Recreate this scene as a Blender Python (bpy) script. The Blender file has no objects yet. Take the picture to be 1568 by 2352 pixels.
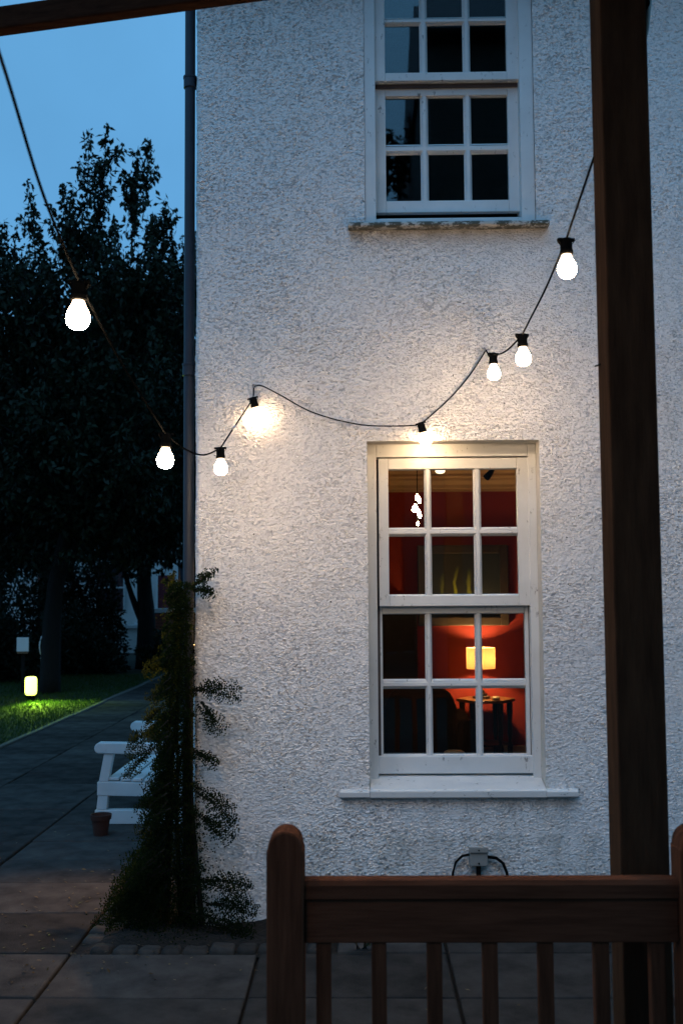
import bpy, bmesh, math, random
import numpy as np
from mathutils import Vector, Matrix, Euler
random.seed(7)
rng = np.random.default_rng(7)
R = math.radians
sc = bpy.context.scene
COL = sc.collection

# ---------------------------------------------------------------- camera
cam = bpy.data.cameras.new('camera')
cam.sensor_fit = 'VERTICAL'
cam.sensor_height = 23.5
cam.lens = 2480.0 / 2352.0 * 23.5
cam.clip_start = 0.05
cam.clip_end = 600
cam.dof.use_dof = True
cam.dof.focus_distance = 5.2
cam.dof.aperture_fstop = 3.2
camo = bpy.data.objects.new('camera', cam)
COL.objects.link(camo)
camo.matrix_world = (Matrix.Translation((0, 0, 1.6)) @ Matrix.Rotation(R(0.90), 4, 'Z')
                     @ Matrix.Rotation(R(90 + 4.07), 4, 'X') @ Matrix.Rotation(R(-0.38), 4, 'Z'))
sc.camera = camo

# ---------------------------------------------------------------- sky, faint dusk light, exposure
world = bpy.data.worlds.new('World')
sc.world = world
world.use_nodes = True
wn = world.node_tree
bg = wn.nodes['Background']
sky = wn.nodes.new('ShaderNodeTexSky')
sky.sky_type = 'NISHITA'
sky.sun_disc = False
sky.sun_elevation = R(0.5)
sky.sun_rotation = R(200)
sky.ozone_density = 5.0
sky.dust_density = 1.0
mixw = wn.nodes.new('ShaderNodeMix')          # clear twilight under an even veil of high cloud
mixw.data_type = 'RGBA'
mixw.inputs[0].default_value = 0.78
mixw.inputs[7].default_value = (0.155, 0.450, 0.750, 1)
wn.links.new(sky.outputs[0], mixw.inputs[6])
tcw = wn.nodes.new('ShaderNodeTexCoord')        # faint uneven veil
nzw = wn.nodes.new('ShaderNodeTexNoise')
nzw.inputs['Scale'].default_value = 3.2
nzw.inputs['Detail'].default_value = 5
mrw = wn.nodes.new('ShaderNodeMapRange')
mrw.inputs[1].default_value, mrw.inputs[2].default_value = 0.3, 0.7
mrw.inputs[3].default_value, mrw.inputs[4].default_value = 0.86, 1.06
mulw = wn.nodes.new('ShaderNodeVectorMath')
mulw.operation = 'SCALE'
wn.links.new(tcw.outputs['Generated'], nzw.inputs['Vector'])
wn.links.new(nzw.outputs['Fac'], mrw.inputs[0])
wn.links.new(mixw.outputs[2], mulw.inputs[0])
wn.links.new(mrw.outputs[0], mulw.inputs['Scale'])
wn.links.new(mulw.outputs[0], bg.inputs[0])
bg.inputs[1].default_value = 1.0
sun = bpy.data.lights.new('sun', 'SUN')
sun.energy = 0.72
sun.angle = R(28)
sun.color = (0.24, 0.56, 1.0)
suno = bpy.data.objects.new('sun', sun)
COL.objects.link(suno)
suno.rotation_euler = Vector((0.22, 0.62, -1.15)).to_track_quat('-Z', 'Y').to_euler()
vs = sc.view_settings
vs.view_transform = 'Standard'
vs.look = 'None'
vs.exposure = 0.03
vs.gamma = 1.0
sc.cycles.use_denoising = True
sc.cycles.max_bounces = 6
sc.cycles.diffuse_bounces = 3
sc.cycles.glossy_bounces = 3
sc.cycles.transparent_max_bounces = 16
sc.cycles.sample_clamp_indirect = 3.0
sc.cycles.caustics_reflective = False
sc.cycles.caustics_refractive = False


# ---------------------------------------------------------------- helpers
class MB:
    def __init__(s):
        s.v, s.f = [], []

    def add(s, vs, fs):
        b = len(s.v)
        s.v.extend([tuple(float(c) for c in p) for p in vs])
        s.f.extend([tuple(i + b for i in f) for f in fs])
        return s

    def box(s, x0, x1, y0, y1, z0, z1):
        return s.add([(x0, y0, z0), (x1, y0, z0), (x1, y1, z0), (x0, y1, z0), (x0, y0, z1), (x1, y0, z1), (x1, y1, z1), (x0, y1, z1)],
                     [(0, 3, 2, 1), (4, 5, 6, 7), (0, 1, 5, 4), (1, 2, 6, 5), (2, 3, 7, 6), (3, 0, 4, 7)])

    def hexa(s, a, b):          # two quads (4 points each), bridged
        return s.add(list(a) + list(b), [(3, 2, 1, 0), (4, 5, 6, 7), (0, 1, 5, 4), (1, 2, 6, 5), (2, 3, 7, 6), (3, 0, 4, 7)])

    def prism(s, pts, axis, a, b):   # 2D outline extruded along an axis
        def p(u, w, t):
            return {'x': (t, u, w), 'y': (u, t, w), 'z': (u, w, t)}[axis]
        n = len(pts)
        vs = [p(u, w, a) for u, w in pts] + [p(u, w, b) for u, w in pts]
        fs = [tuple(range(n - 1, -1, -1)), tuple(range(n, 2 * n))] + [(i, (i + 1) % n, (i + 1) % n + n, i + n) for i in range(n)]
        return s.add(vs, fs)

    def tube(s, pts, r, n=8, cap=True):
        pts = [Vector(p) for p in pts]
        rr = r if isinstance(r, (list, tuple)) else [r] * len(pts)
        vs, fs = [], []
        up = Vector((0.13, 0.31, 0.94))
        for i, p in enumerate(pts):
            t = (pts[min(i + 1, len(pts) - 1)] - pts[max(i - 1, 0)]).normalized()
            u = t.cross(up)
            if u.length < 1e-3:
                u = t.cross(Vector((1, 0, 0)))
            u.normalize()
            w = t.cross(u)
            for k in range(n):
                a = 2 * math.pi * k / n
                vs.append(p + (u * math.cos(a) + w * math.sin(a)) * rr[i])
        for i in range(len(pts) - 1):
            for k in range(n):
                fs.append((i * n + k, i * n + (k + 1) % n, (i + 1) * n + (k + 1) % n, (i + 1) * n + k))
        if cap:
            fs.append(tuple(range(n - 1, -1, -1)))
            fs.append(tuple(range((len(pts) - 1) * n, len(pts) * n)))
        return s.add(vs, fs)

    def lathe(s, prof, c=(0, 0, 0), n=20):      # profile of (radius, z)
        vs, fs = [], []
        for r, z in prof:
            for k in range(n):
                a = 2 * math.pi * k / n
                vs.append((c[0] + r * math.cos(a), c[1] + r * math.sin(a), c[2] + z))
        m = len(prof)
        for i in range(m - 1):
            for k in range(n):
                fs.append((i * n + k, i * n + (k + 1) % n, (i + 1) * n + (k + 1) % n, (i + 1) * n + k))
        fs.append(tuple(range(n - 1, -1, -1)))
        fs.append(tuple(range((m - 1) * n, m * n)))
        return s.add(vs, fs)

    def mesh(s, name, smooth=False, bevel=0.0, segs=2):
        me = bpy.data.meshes.new(name)
        me.from_pydata(s.v, [], s.f)
        bm = bmesh.new()
        bm.from_mesh(me)
        bmesh.ops.recalc_face_normals(bm, faces=bm.faces)
        if bevel:
            es = [e for e in bm.edges if e.is_manifold and e.calc_face_angle(0) > 0.5]
            bmesh.ops.bevel(bm, geom=es, offset=bevel, segments=segs, profile=0.5, affect='EDGES', clamp_overlap=True)
        bm.to_mesh(me)
        bm.free()
        if smooth:
            me.polygons.foreach_set('use_smooth', [True] * len(me.polygons))
        return me

    def build(s, name, mat, parent=None, smooth=False, bevel=0.0, segs=2):
        return put(name, s.mesh(name, smooth, bevel, segs), mat, parent)


def put(name, me, mat, parent=None, local=False):
    if mat is not None and not me.materials:
        me.materials.append(mat)
    o = bpy.data.objects.new(name, me)
    COL.objects.link(o)
    if parent is not None:
        o.parent = parent
        if not local:
            o.matrix_parent_inverse = Matrix.Translation(-Vector(parent.get('_w', (0, 0, 0))))
    return o


def tag(o, label=None, cat=None, group=None, kind=None):
    for k, v in (('label', label), ('category', cat), ('group', group), ('kind', kind)):
        if v:
            o[k] = v
    return o


WL = {}


def thing(name, label, cat, loc=(0, 0, 0), group=None):
    o = bpy.data.objects.new(name, None)
    COL.objects.link(o)
    o.empty_display_size = 0.1
    o.location = loc
    o['_w'] = loc
    return tag(o, label, cat, group)


def struct(name, mb, mat, label=None, **k):
    o = mb.build(name, mat, **k) if isinstance(mb, MB) else put(name, mb, mat)
    return tag(o, label, None, None, 'structure')


# ---------------------------------------------------------------- materials
def newmat(name):
    m = bpy.data.materials.new(name)
    m.use_nodes = True
    nt = m.node_tree
    return m, nt, nt.nodes['Principled BSDF']


def nd(nt, t, **k):
    n = nt.nodes.new(t)
    for a, b in k.items():
        if isinstance(a, str) and hasattr(n, a):
            setattr(n, a, b)
        else:
            n.inputs[a].default_value = b
    return n


def noise(nt, scale, detail=3, rough=0.55, stretch=(1, 1, 1), coord='Object', dist=0.0):
    tc = nt.nodes.new('ShaderNodeTexCoord')
    mp = nt.nodes.new('ShaderNodeMapping')
    mp.inputs['Scale'].default_value = stretch
    n = nt.nodes.new('ShaderNodeTexNoise')
    n.inputs['Scale'].default_value = scale
    n.inputs['Detail'].default_value = detail
    n.inputs['Roughness'].default_value = rough
    n.inputs['Distortion'].default_value = dist
    nt.links.new(tc.outputs[coord], mp.inputs[0])
    nt.links.new(mp.outputs[0], n.inputs['Vector'])
    return n.outputs['Fac']


def ramp(nt, fac, stops):
    r = nt.nodes.new('ShaderNodeValToRGB')
    el = r.color_ramp.elements
    while len(el) < len(stops):
        el.new(0.5)
    for e, (p, c) in zip(el, stops):
        e.position = p
        e.color = (c, c, c, 1) if isinstance(c, (int, float)) else (*c, 1)
    nt.links.new(fac, r.inputs[0])
    return r.outputs[0]


def mixc(nt, fac, a, b, mode='MIX'):
    m = nt.nodes.new('ShaderNodeMix')
    m.data_type = 'RGBA'
    m.blend_type = mode
    for sock, v in ((0, fac), (6, a), (7, b)):
        if isinstance(v, bpy.types.NodeSocket):
            nt.links.new(v, m.inputs[sock])
        elif sock == 0:
            m.inputs[0].default_value = v
        else:
            m.inputs[sock].default_value = (*v, 1)
    return m.outputs[2]


def bumpn(nt, h, strength, dist, bsdf):
    b = nt.nodes.new('ShaderNodeBump')
    b.inputs['Strength'].default_value = strength
    b.inputs['Distance'].default_value = dist
    nt.links.new(h, b.inputs['Height'])
    nt.links.new(b.outputs[0], bsdf.inputs['Normal'])


def MAT(name, c1, c2=None, rough=0.6, scale=12, stretch=(1, 1, 1), bump=0.0, bscale=60, spec=0.3, metal=0.0, rnd=0.0, detail=4):
    m, nt, b = newmat(name)
    c2 = c2 or tuple(x * 0.75 for x in c1)
    f = ramp(nt, noise(nt, scale, detail, 0.6, stretch), [(0.3, 0.0), (0.7, 1.0)])
    col = mixc(nt, f, c1, c2)
    if rnd:
        oi = nt.nodes.new('ShaderNodeObjectInfo')
        v = ramp(nt, oi.outputs['Random'], [(0, 1 - rnd), (1, 1.0)])
        col = mixc(nt, 1.0, col, v, 'MULTIPLY')
    nt.links.new(col, b.inputs['Base Color'])
    b.inputs['Roughness'].default_value = rough
    b.inputs['Specular IOR Level'].default_value = spec
    b.inputs['Metallic'].default_value = metal
    if bump:
        bumpn(nt, noise(nt, bscale, 4, 0.6, stretch), 1.0, bump, b)
    return m


def EMIT(name, col, strength, base=(0.8, 0.8, 0.8)):
    m, nt, b = newmat(name)
    b.inputs['Base Color'].default_value = (*base, 1)
    b.inputs['Emission Color'].default_value = (*col, 1)
    b.inputs['Emission Strength'].default_value = strength
    return m


def roughcast():
    m, nt, b = newmat('roughcast')
    big = ramp(nt, noise(nt, 1.3, 3), [(0.3, (0.88, 0.835, 0.80)), (0.7, (0.83, 0.785, 0.765))])
    fine = ramp(nt, noise(nt, 60, 3), [(0.25, 0.90), (0.6, 1.0)])
    col = mixc(nt, 1.0, big, fine, 'MULTIPLY')
    shade_flecks = ramp(nt, noise(nt, 105, 2, 0.55, (1, 1, 2.0), dist=0.6), [(0.27, 0.8), (0.37, 0.0)])   # dark flecks painted to imitate the small shadows under the grit
    col = mixc(nt, shade_flecks, col, (0.19, 0.155, 0.135))
    speck = ramp(nt, noise(nt, 48, 2, 0.5), [(0.235, 1.0), (0.26, 0.0)])
    col = mixc(nt, speck, col, (0.05, 0.045, 0.04))
    tc = nt.nodes.new('ShaderNodeTexCoord')
    xyz = nt.nodes.new('ShaderNodeSeparateXYZ')
    nt.links.new(tc.outputs['Object'], xyz.inputs[0])

    def band(sock, a0, a1, b0, b1):      # 0 below a0, 1 between a1 and b0, 0 above b1
        m1 = nd(nt, 'ShaderNodeMapRange')
        m1.inputs[1].default_value, m1.inputs[2].default_value = a0, a1
        nt.links.new(sock, m1.inputs[0])
        m2 = nd(nt, 'ShaderNodeMapRange')
        m2.inputs[1].default_value, m2.inputs[2].default_value = b1, b0
        nt.links.new(sock, m2.inputs[0])
        q = nd(nt, 'ShaderNodeMath', operation='MULTIPLY')
        nt.links.new(m1.outputs[0], q.inputs[0])
        nt.links.new(m2.outputs[0], q.inputs[1])
        return q.outputs[0]

    def times(p, q):
        w_ = nd(nt, 'ShaderNodeMath', operation='MULTIPLY')
        nt.links.new(p, w_.inputs[0])
        nt.links.new(q, w_.inputs[1])
        return w_.outputs[0]
    for (z0, z1, x0, x1, sc_, cc) in ((3.31, 3.39, -.05, .96, 14, (0.28, 0.24, 0.17)), (.36, .60, -.10, 1.04, 10, (0.24, 0.22, 0.19)), (-.1, .42, -1.0, 4.0, 7, (0.17, 0.17, 0.13))):
        streak = ramp(nt, noise(nt, sc_, 4, 0.7, (1, 1, .22)), [(0.42, 0.0), (0.70, 0.55)])
        zz = band(xyz.outputs[2], z0, z1 - .02, z1, z1 + .01)
        col = mixc(nt, times(times(zz, band(xyz.outputs[0], x0, x0 + .05, x1 - .05, x1)), streak), col, cc)
    nt.links.new(col, b.inputs['Base Color'])
    b.inputs['Roughness'].default_value = 0.95
    b.inputs['Specular IOR Level'].default_value = 0.0
    # relief: thrown grit with plateaus, small pits and a slightly uneven trowelled base
    tcv = nt.nodes.new('ShaderNodeTexCoord')
    mpv = nt.nodes.new('ShaderNodeMapping')
    mpv.inputs['Scale'].default_value = (1, 1, 1.45)
    wob = nt.nodes.new('ShaderNodeTexNoise')
    wob.inputs['Scale'].default_value = 45
    addv = nt.nodes.new('ShaderNodeVectorMath')
    addv.operation = 'MULTIPLY_ADD'
    addv.inputs[1].default_value = (.024, .024, .024)
    nt.links.new(tcv.outputs['Object'], mpv.inputs[0])
    nt.links.new(tcv.outputs['Object'], wob.inputs['Vector'])
    nt.links.new(wob.outputs['Color'], addv.inputs[0])
    nt.links.new(mpv.outputs[0], addv.inputs[2])
    vor = nt.nodes.new('ShaderNodeTexVoronoi')
    vor.inputs['Scale'].default_value = 62
    nt.links.new(addv.outputs[0], vor.inputs['Vector'])
    h1 = ramp(nt, vor.outputs['Distance'], [(0.24, 1.0), (0.56, 0.0)])
    h2 = noise(nt, 28, 3, 0.6, (1, 1, 1.4))
    h3 = noise(nt, 5, 2, 0.5)
    pits = ramp(nt, noise(nt, 72, 2.5, 0.55, (1, 1, 1.9), dist=0.5), [(0.335, 0.0), (0.445, 1.0)])      # level skin with ragged pits
    h4 = nd(nt, 'ShaderNodeMath', operation='MULTIPLY_ADD')
    h4.inputs[1].default_value = 0.30
    nt.links.new(h1, h4.inputs[0])
    nt.links.new(pits, h4.inputs[2])
    h1 = h4.outputs[0]
    a = nd(nt, 'ShaderNodeMath', operation='MULTIPLY_ADD')
    a.inputs[1].default_value = 0.65
    nt.links.new(h2, a.inputs[0])
    nt.links.new(h1, a.inputs[2])
    c = nd(nt, 'ShaderNodeMath', operation='MULTIPLY_ADD')
    c.inputs[1].default_value = 1.0
    nt.links.new(h3, c.inputs[0])
    nt.links.new(a.outputs[0], c.inputs[2])
    d = nt.nodes.new('ShaderNodeDisplacement')
    d.inputs['Midlevel'].default_value = 1.1
    d.inputs['Scale'].default_value = 0.0098
    amp = nd(nt, 'ShaderNodeMapRange')
    amp.inputs[1].default_value, amp.inputs[2].default_value = .35, .65
    amp.inputs[3].default_value, amp.inputs[4].default_value = .0052, .0104
    nt.links.new(noise(nt, 2.2, 2, 0.5), amp.inputs[0])
    nt.links.new(amp.outputs[0], d.inputs['Scale'])
    nt.links.new(c.outputs[0], d.inputs['Height'])
    nt.links.new(d.outputs[0], nt.nodes['Material Output'].inputs['Displacement'])
    m.displacement_method = 'BOTH'
    return m


def paint(name, c1, dirt, dirtcol=(0.06, 0.05, 0.04), thr=0.36, stretch=(1, 1, 1), scale=22):
    m, nt, b = newmat(name)
    v = ramp(nt, noise(nt, 6, 3), [(0.3, c1), (0.7, tuple(x * 0.88 for x in c1))])
    f = ramp(nt, noise(nt, scale, 5, 0.72, stretch), [(thr - 0.04, dirt), (thr + 0.03, 0.0)])
    col = mixc(nt, f, v, dirtcol)
    nt.links.new(col, b.inputs['Base Color'])
    b.inputs['Roughness'].default_value = 0.5
    bumpn(nt, noise(nt, 70, 4, 0.6, (1, 1, 1)), 0.5, 0.0015, b)
    return m


def glass(name, gain=2.4):
    m, nt, b = newmat(name)
    nt.nodes.remove(b)
    fr = nt.nodes.new('ShaderNodeFresnel')
    fr.inputs['IOR'].default_value = 1.5
    g = nd(nt, 'ShaderNodeMath', operation='MULTIPLY')
    g.inputs[1].default_value = gain
    g.use_clamp = True
    nt.links.new(fr.outputs[0], g.inputs[0])
    t = nt.nodes.new('ShaderNodeBsdfTransparent')
    t.inputs[0].default_value = (0.90, 0.93, 0.91, 1)
    s = nt.nodes.new('ShaderNodeBsdfGlossy')
    s.inputs['Roughness'].default_value = 0.015
    bp = nt.nodes.new('ShaderNodeBump')
    bp.inputs['Strength'].default_value = 0.35
    bp.inputs['Distance'].default_value = 0.0012
    nt.links.new(noise(nt, 3.0, 1, 0.4), bp.inputs['Height'])
    nt.links.new(bp.outputs[0], s.inputs['Normal'])
    mx = nt.nodes.new('ShaderNodeMixShader')
    nt.links.new(g.outputs[0], mx.inputs[0])
    nt.links.new(t.outputs[0], mx.inputs[1])
    nt.links.new(s.outputs[0], mx.inputs[2])
    nt.links.new(mx.outputs[0], nt.nodes['Material Output'].inputs[0])
    return m


def leafmat(name, c1, c2, trans=0.25, rough=0.55, spec=0.15, gain=1.0):
    m, nt, b = newmat(name)
    g = nt.nodes.new('ShaderNodeNewGeometry')
    col = ramp(nt, g.outputs['Random Per Island'], [(0.0, c1), (1.0, c2)])
    nt.links.new(col, b.inputs['Base Color'])
    b.inputs['Roughness'].default_value = rough
    b.inputs['Specular IOR Level'].default_value = spec
    t = nt.nodes.new('ShaderNodeBsdfTranslucent')
    col2 = mixc(nt, 1.0, col, (gain * 1.15, gain, gain * .55) if gain > 1 else (1, 1, 1), 'MULTIPLY')
    nt.links.new(col2, t.inputs[0])
    mx = nt.nodes.new('ShaderNodeMixShader')
    mx.inputs[0].default_value = trans
    nt.links.new(b.outputs[0], mx.inputs[1])
    nt.links.new(t.outputs[0], mx.inputs[2])
    nt.links.new(mx.outputs[0], nt.nodes['Material Output'].inputs[0])
    return m


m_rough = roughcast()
m_frame = paint('white_window_paint', (0.74, 0.735, 0.72), 0.7, thr=0.355, stretch=(1.6, 1, .7))
m_reveal = paint('smooth_reveal_paint', (0.66, 0.62, 0.55), 0.4, (0.20, 0.17, 0.13), thr=0.31)
m_sill = paint('weathered_sill', (0.70, 0.69, 0.67), 0.8, (0.10, 0.09, 0.07), thr=0.36, stretch=(1, 1, 2.4))
m_mossy = paint('mossy_sill', (0.52, 0.50, 0.46), 0.95, (0.045, 0.045, 0.025), thr=0.52, stretch=(1, 1, 1.6), scale=16)
m_glass = glass('window_glass', 2.4)
m_gap = MAT('old_wood_gap', (0.10, 0.075, 0.07), rough=0.8)
m_black = MAT('black_rubber', (0.010, 0.010, 0.010), rough=0.55, spec=0.0)
m_bulb = EMIT('lit_opal_bulb', (1.0, 0.72, 0.45), 330)
m_bulbdim = EMIT('dimmed_opal_bulb', (1.0, 0.68, 0.38), 115)  # same kind of bulb, dimmed near the wall to hold down its glare
for m_ in (m_bulb, m_bulbdim):
    nt = m_.node_tree
    b_ = nt.nodes['Principled BSDF']
    tc_ = nt.nodes.new('ShaderNodeTexCoord')
    sp_ = nt.nodes.new('ShaderNodeSeparateXYZ')
    nt.links.new(tc_.outputs['Object'], sp_.inputs[0])
    mr_ = nt.nodes.new('ShaderNodeMapRange')
    mr_.inputs[1].default_value, mr_.inputs[2].default_value = -.042, -.096
    mr_.inputs[3].default_value, mr_.inputs[4].default_value = .0, 1.0
    nt.links.new(sp_.outputs[2], mr_.inputs[0])
    pw_ = nd(nt, 'ShaderNodeMath', operation='POWER')
    pw_.inputs[1].default_value = 1.6
    nt.links.new(mr_.outputs[0], pw_.inputs[0])
    ma_ = nd(nt, 'ShaderNodeMath', operation='MULTIPLY_ADD')
    ma_.inputs[1].default_value = b_.inputs['Emission Strength'].default_value
    ma_.inputs[2].default_value = .9
    nt.links.new(pw_.outputs[0], ma_.inputs[0])
    nt.links.new(ma_.outputs[0], b_.inputs['Emission Strength'])
m_steel = MAT('galvanised_steel', (0.45, 0.45, 0.46), rough=0.35, metal=1.0)
m_pipe = MAT('slate_blue_pipe', (0.030, 0.038, 0.054), (0.024, 0.030, 0.043), rough=0.45)
m_post = MAT('weathered_post_timber', (0.090, 0.048, 0.028), (0.046, 0.025, 0.016), spec=0.0, rough=0.8, scale=7, stretch=(5, 5, 0.7), bump=0.002, bscale=25)
m_beam = MAT('dark_beam_timber', (0.050, 0.024, 0.015), (0.026, 0.013, 0.009), spec=0.0, rough=0.8, scale=9, stretch=(0.5, 6, 6), bump=0.0012, bscale=30)
m_stain = MAT('dark_stained_timber', (0.175, 0.066, 0.036), (0.085, 0.033, 0.019), spec=0.0, rough=0.7, scale=9, stretch=(6, 6, 0.5), bump=0.0015, bscale=30)
m_stainh = MAT('dark_stained_rail_timber', (0.175, 0.066, 0.037), (0.088, 0.034, 0.020), spec=0.0, rough=0.7, scale=9, stretch=(0.5, 6, 6), bump=0.0012, bscale=30)
m_slab = MAT('concrete_paving', (0.084, 0.078, 0.073), (0.034, 0.032, 0.031), rough=0.95, spec=0.0, scale=5, bump=0.003, bscale=110, rnd=0.42, detail=8)
m_joint = MAT('joint_grit', (0.018, 0.016, 0.014), rough=0.95, bump=0.004, bscale=120)
m_sett = MAT('sett_stone', (0.060, 0.055, 0.050), (0.034, 0.031, 0.029), spec=0.15, rough=0.85, scale=20, bump=0.004, bscale=45, rnd=0.4)
m_soil = MAT('dark_soil', (0.016, 0.013, 0.010), (0.008, 0.007, 0.006), rough=0.95, scale=30, bump=0.02, bscale=35)
m_ground = MAT('bare_ground', (0.035, 0.035, 0.028), (0.022, 0.024, 0.018), rough=0.95, scale=2)
m_lawn = MAT('lawn_turf', (0.012, 0.024, 0.006), (0.008, 0.017, 0.005), rough=0.9, scale=8)
m_blade = leafmat('grass_blade', (0.016, 0.036, 0.006), (0.036, 0.064, 0.011), 0.3)
m_kerb = MAT('edging_stone', (0.10, 0.09, 0.08), rough=0.85, bump=0.003)
m_bench = paint('white_bench_paint', (0.58, 0.60, 0.61), 0.35, (0.15, 0.13, 0.11), thr=0.32)
m_terra = MAT('terracotta', (0.065, 0.022, 0.014), (0.045, 0.016, 0.011), rough=0.8, scale=25)
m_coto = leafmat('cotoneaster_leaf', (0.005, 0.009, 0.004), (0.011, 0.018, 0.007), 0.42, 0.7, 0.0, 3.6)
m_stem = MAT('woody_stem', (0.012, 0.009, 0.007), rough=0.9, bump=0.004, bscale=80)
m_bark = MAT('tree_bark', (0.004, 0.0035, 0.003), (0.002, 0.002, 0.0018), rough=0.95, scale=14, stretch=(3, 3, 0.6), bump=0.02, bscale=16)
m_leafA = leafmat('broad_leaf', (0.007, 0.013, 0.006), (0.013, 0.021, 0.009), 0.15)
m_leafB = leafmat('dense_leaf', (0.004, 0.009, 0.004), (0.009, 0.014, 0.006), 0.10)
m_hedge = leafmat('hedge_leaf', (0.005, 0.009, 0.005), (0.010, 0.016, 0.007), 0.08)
m_box = MAT('grey_plastic', (0.30, 0.29, 0.27), (0.26, 0.25, 0.23), rough=0.5)


# ---------------------------------------------------------------- leaves in bulk
def leaf_mesh(name, P, D, N, L, Wd):
    P, D, N = (np.asarray(a, float) for a in (P, D, N))
    D = D / np.linalg.norm(D, axis=1, keepdims=True)
    S = np.cross(D, N)
    S /= np.linalg.norm(S, axis=1, keepdims=True) + 1e-9
    U = np.cross(S, D)
    n = len(P)
    L = np.broadcast_to(L, (n,))[:, None]
    Wd = np.broadcast_to(Wd, (n,))[:, None]
    V = np.stack([P, P + D * L * .45 + S * Wd * .5 + U * Wd * .12, P + D * L, P + D * L * .45 - S * Wd * .5 + U * Wd * .12], 1).reshape(-1, 3)
    me = bpy.data.meshes.new(name)
    me.vertices.add(4 * n)
    me.vertices.foreach_set('co', V.ravel())
    me.loops.add(4 * n)
    me.loops.foreach_set('vertex_index', np.arange(4 * n, dtype=np.int32))
    me.polygons.add(n)
    me.polygons.foreach_set('loop_start', np.arange(0, 4 * n, 4, dtype=np.int32))
    me.polygons.foreach_set('loop_total', np.full(n, 4, dtype=np.int32))
    me.update()
    me.validate()
    return me


# ================================================================ GROUND
GZ = -0.03
mb = MB()
mb.add([(-150, -60, GZ - .02), (150, -60, GZ - .02), (150, 250, GZ - .02), (-150, 250, GZ - .02)], [(0, 1, 2, 3)])
struct('ground', mb, m_ground, 'dark bare ground reaching under the garden and away behind the trees')

pav = MB()
pav.add([(-3.70, -1.0, GZ), (6.0, -1.0, GZ), (6.0, 22.5, GZ), (-3.70, 22.5, GZ)], [(0, 1, 2, 3)])
pave = struct('pavement', pav, m_joint, 'grey paving slabs laid in a grid around the house')

# slabs: a few shared meshes, joints about 12 mm, nudged a little in height
XJ = [-3.775, -2.945, -2.115, -1.285, -0.455, 0.375, 1.205, 2.035, 2.865]
YJ = [2.78, 3.31, 3.84, 4.365, 4.885, 5.48, 6.05, 6.55, 7.02, 7.50]
while YJ[-1] < 21.5:
    YJ.append(YJ[-1] + 0.53)
slabmesh = {}


def slab(x0, x1, y0, y1):
    key = (round(x1 - x0, 2), round(y1 - y0, 2), random.randrange(3))
    if key not in slabmesh:
        w, d = (key[0] - .013) / 2, (key[1] - .013) / 2
        me = MB().box(-w, w, -d, d, -0.045, 0).mesh('paving_slab', bevel=0.010, segs=2)
        slabmesh[key] = me
    o = put('paving_slab', slabmesh[key], m_slab, pave)
    o.location = ((x0 + x1) / 2, (y0 + y1) / 2, random.uniform(-0.003, 0.003))
    o.rotation_euler = (random.uniform(-.006, .006), random.uniform(-.005, .005), random.uniform(-.005, .005))


for i in range(len(XJ) - 1):
    for j in range(len(YJ) - 1):
        x0, x1, y0, y1 = XJ[i], XJ[i + 1], YJ[j], YJ[j + 1]
        if i == 0:
            x0 = -3.66
        if x0 > -1.3 and y0 > 4.8:
            if y0 < 6.5:
                continue                      # planting bed and house stand here
            x1 = min(x1, -0.80)
            if x1 - x0 < 0.1:
                continue
        slab(x0, x1, y0, y1)

for xa, xb in ((-.115, .375), (.375, 1.205), (1.205, 2.035), (2.035, 2.865)):
    slab(xa, xb, 4.885, 5.10)

# planting bed with sett edging round the corner of the house
bedv, bedf = [], []
xs = np.arange(-1.29, 3.61, 0.05)
ys = np.arange(4.87, 6.56, 0.05)
for y in ys:
    for x in xs:
        h = 0.028 + 0.022 * math.sin(x * 7.1 + y * 3) * math.sin(y * 6.3) + random.uniform(-.010, .012)
        edge = min(1, (x + 1.30) / 0.25, (y - (4.86 if x < -.14 else 5.07)) / (0.25 if x < -.14 else .1))
        bedv.append((x, y, -0.02 + (h + 0.02) * max(0, edge)))
nx = len(xs)
for j in range(len(ys) - 1):
    for i in range(nx - 1):
        if xs[i] > -0.70 and ys[j] > 5.40:
            continue
        bedf.append((j * nx + i, j * nx + i + 1, (j + 1) * nx + i + 1, (j + 1) * nx + i))
soil = MB().add(bedv, bedf)
bed = struct('soil_bed', soil, m_soil, 'dark planting bed of soil along the foot of the white wall', smooth=True)

edging = thing('sett_edging', 'row of rounded stone setts edging the dark planting bed', 'edging', (-1.2, 4.95, 0))


def sett(x, y, w, d, rot):
    me = MB().box(-w / 2, w / 2, -d / 2, d / 2, -.06, .0).mesh('sett', smooth=True, bevel=0.018, segs=2)
    o = put('sett', me, m_sett, edging)
    o.location = (x, y, random.uniform(.004, .018))
    o.rotation_euler = (random.uniform(-.06, .06), random.uniform(-.06, .06), rot + random.uniform(-.08, .08))


x = -1.21
while x < -.16:
    w = random.uniform(.085, .125)
    sett(x + w / 2, 4.945, w - .008, random.uniform(.09, .11), 0)
    x += w
for col in range(2):
    y = 5.02 + col * .04
    while y < 6.5:
        d = random.uniform(.085, .12)
        sett(-1.225 + col * .115 + random.uniform(-.008, .008), y + d / 2, random.uniform(.095, .11), d - .008, 0)
        y += d

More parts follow.
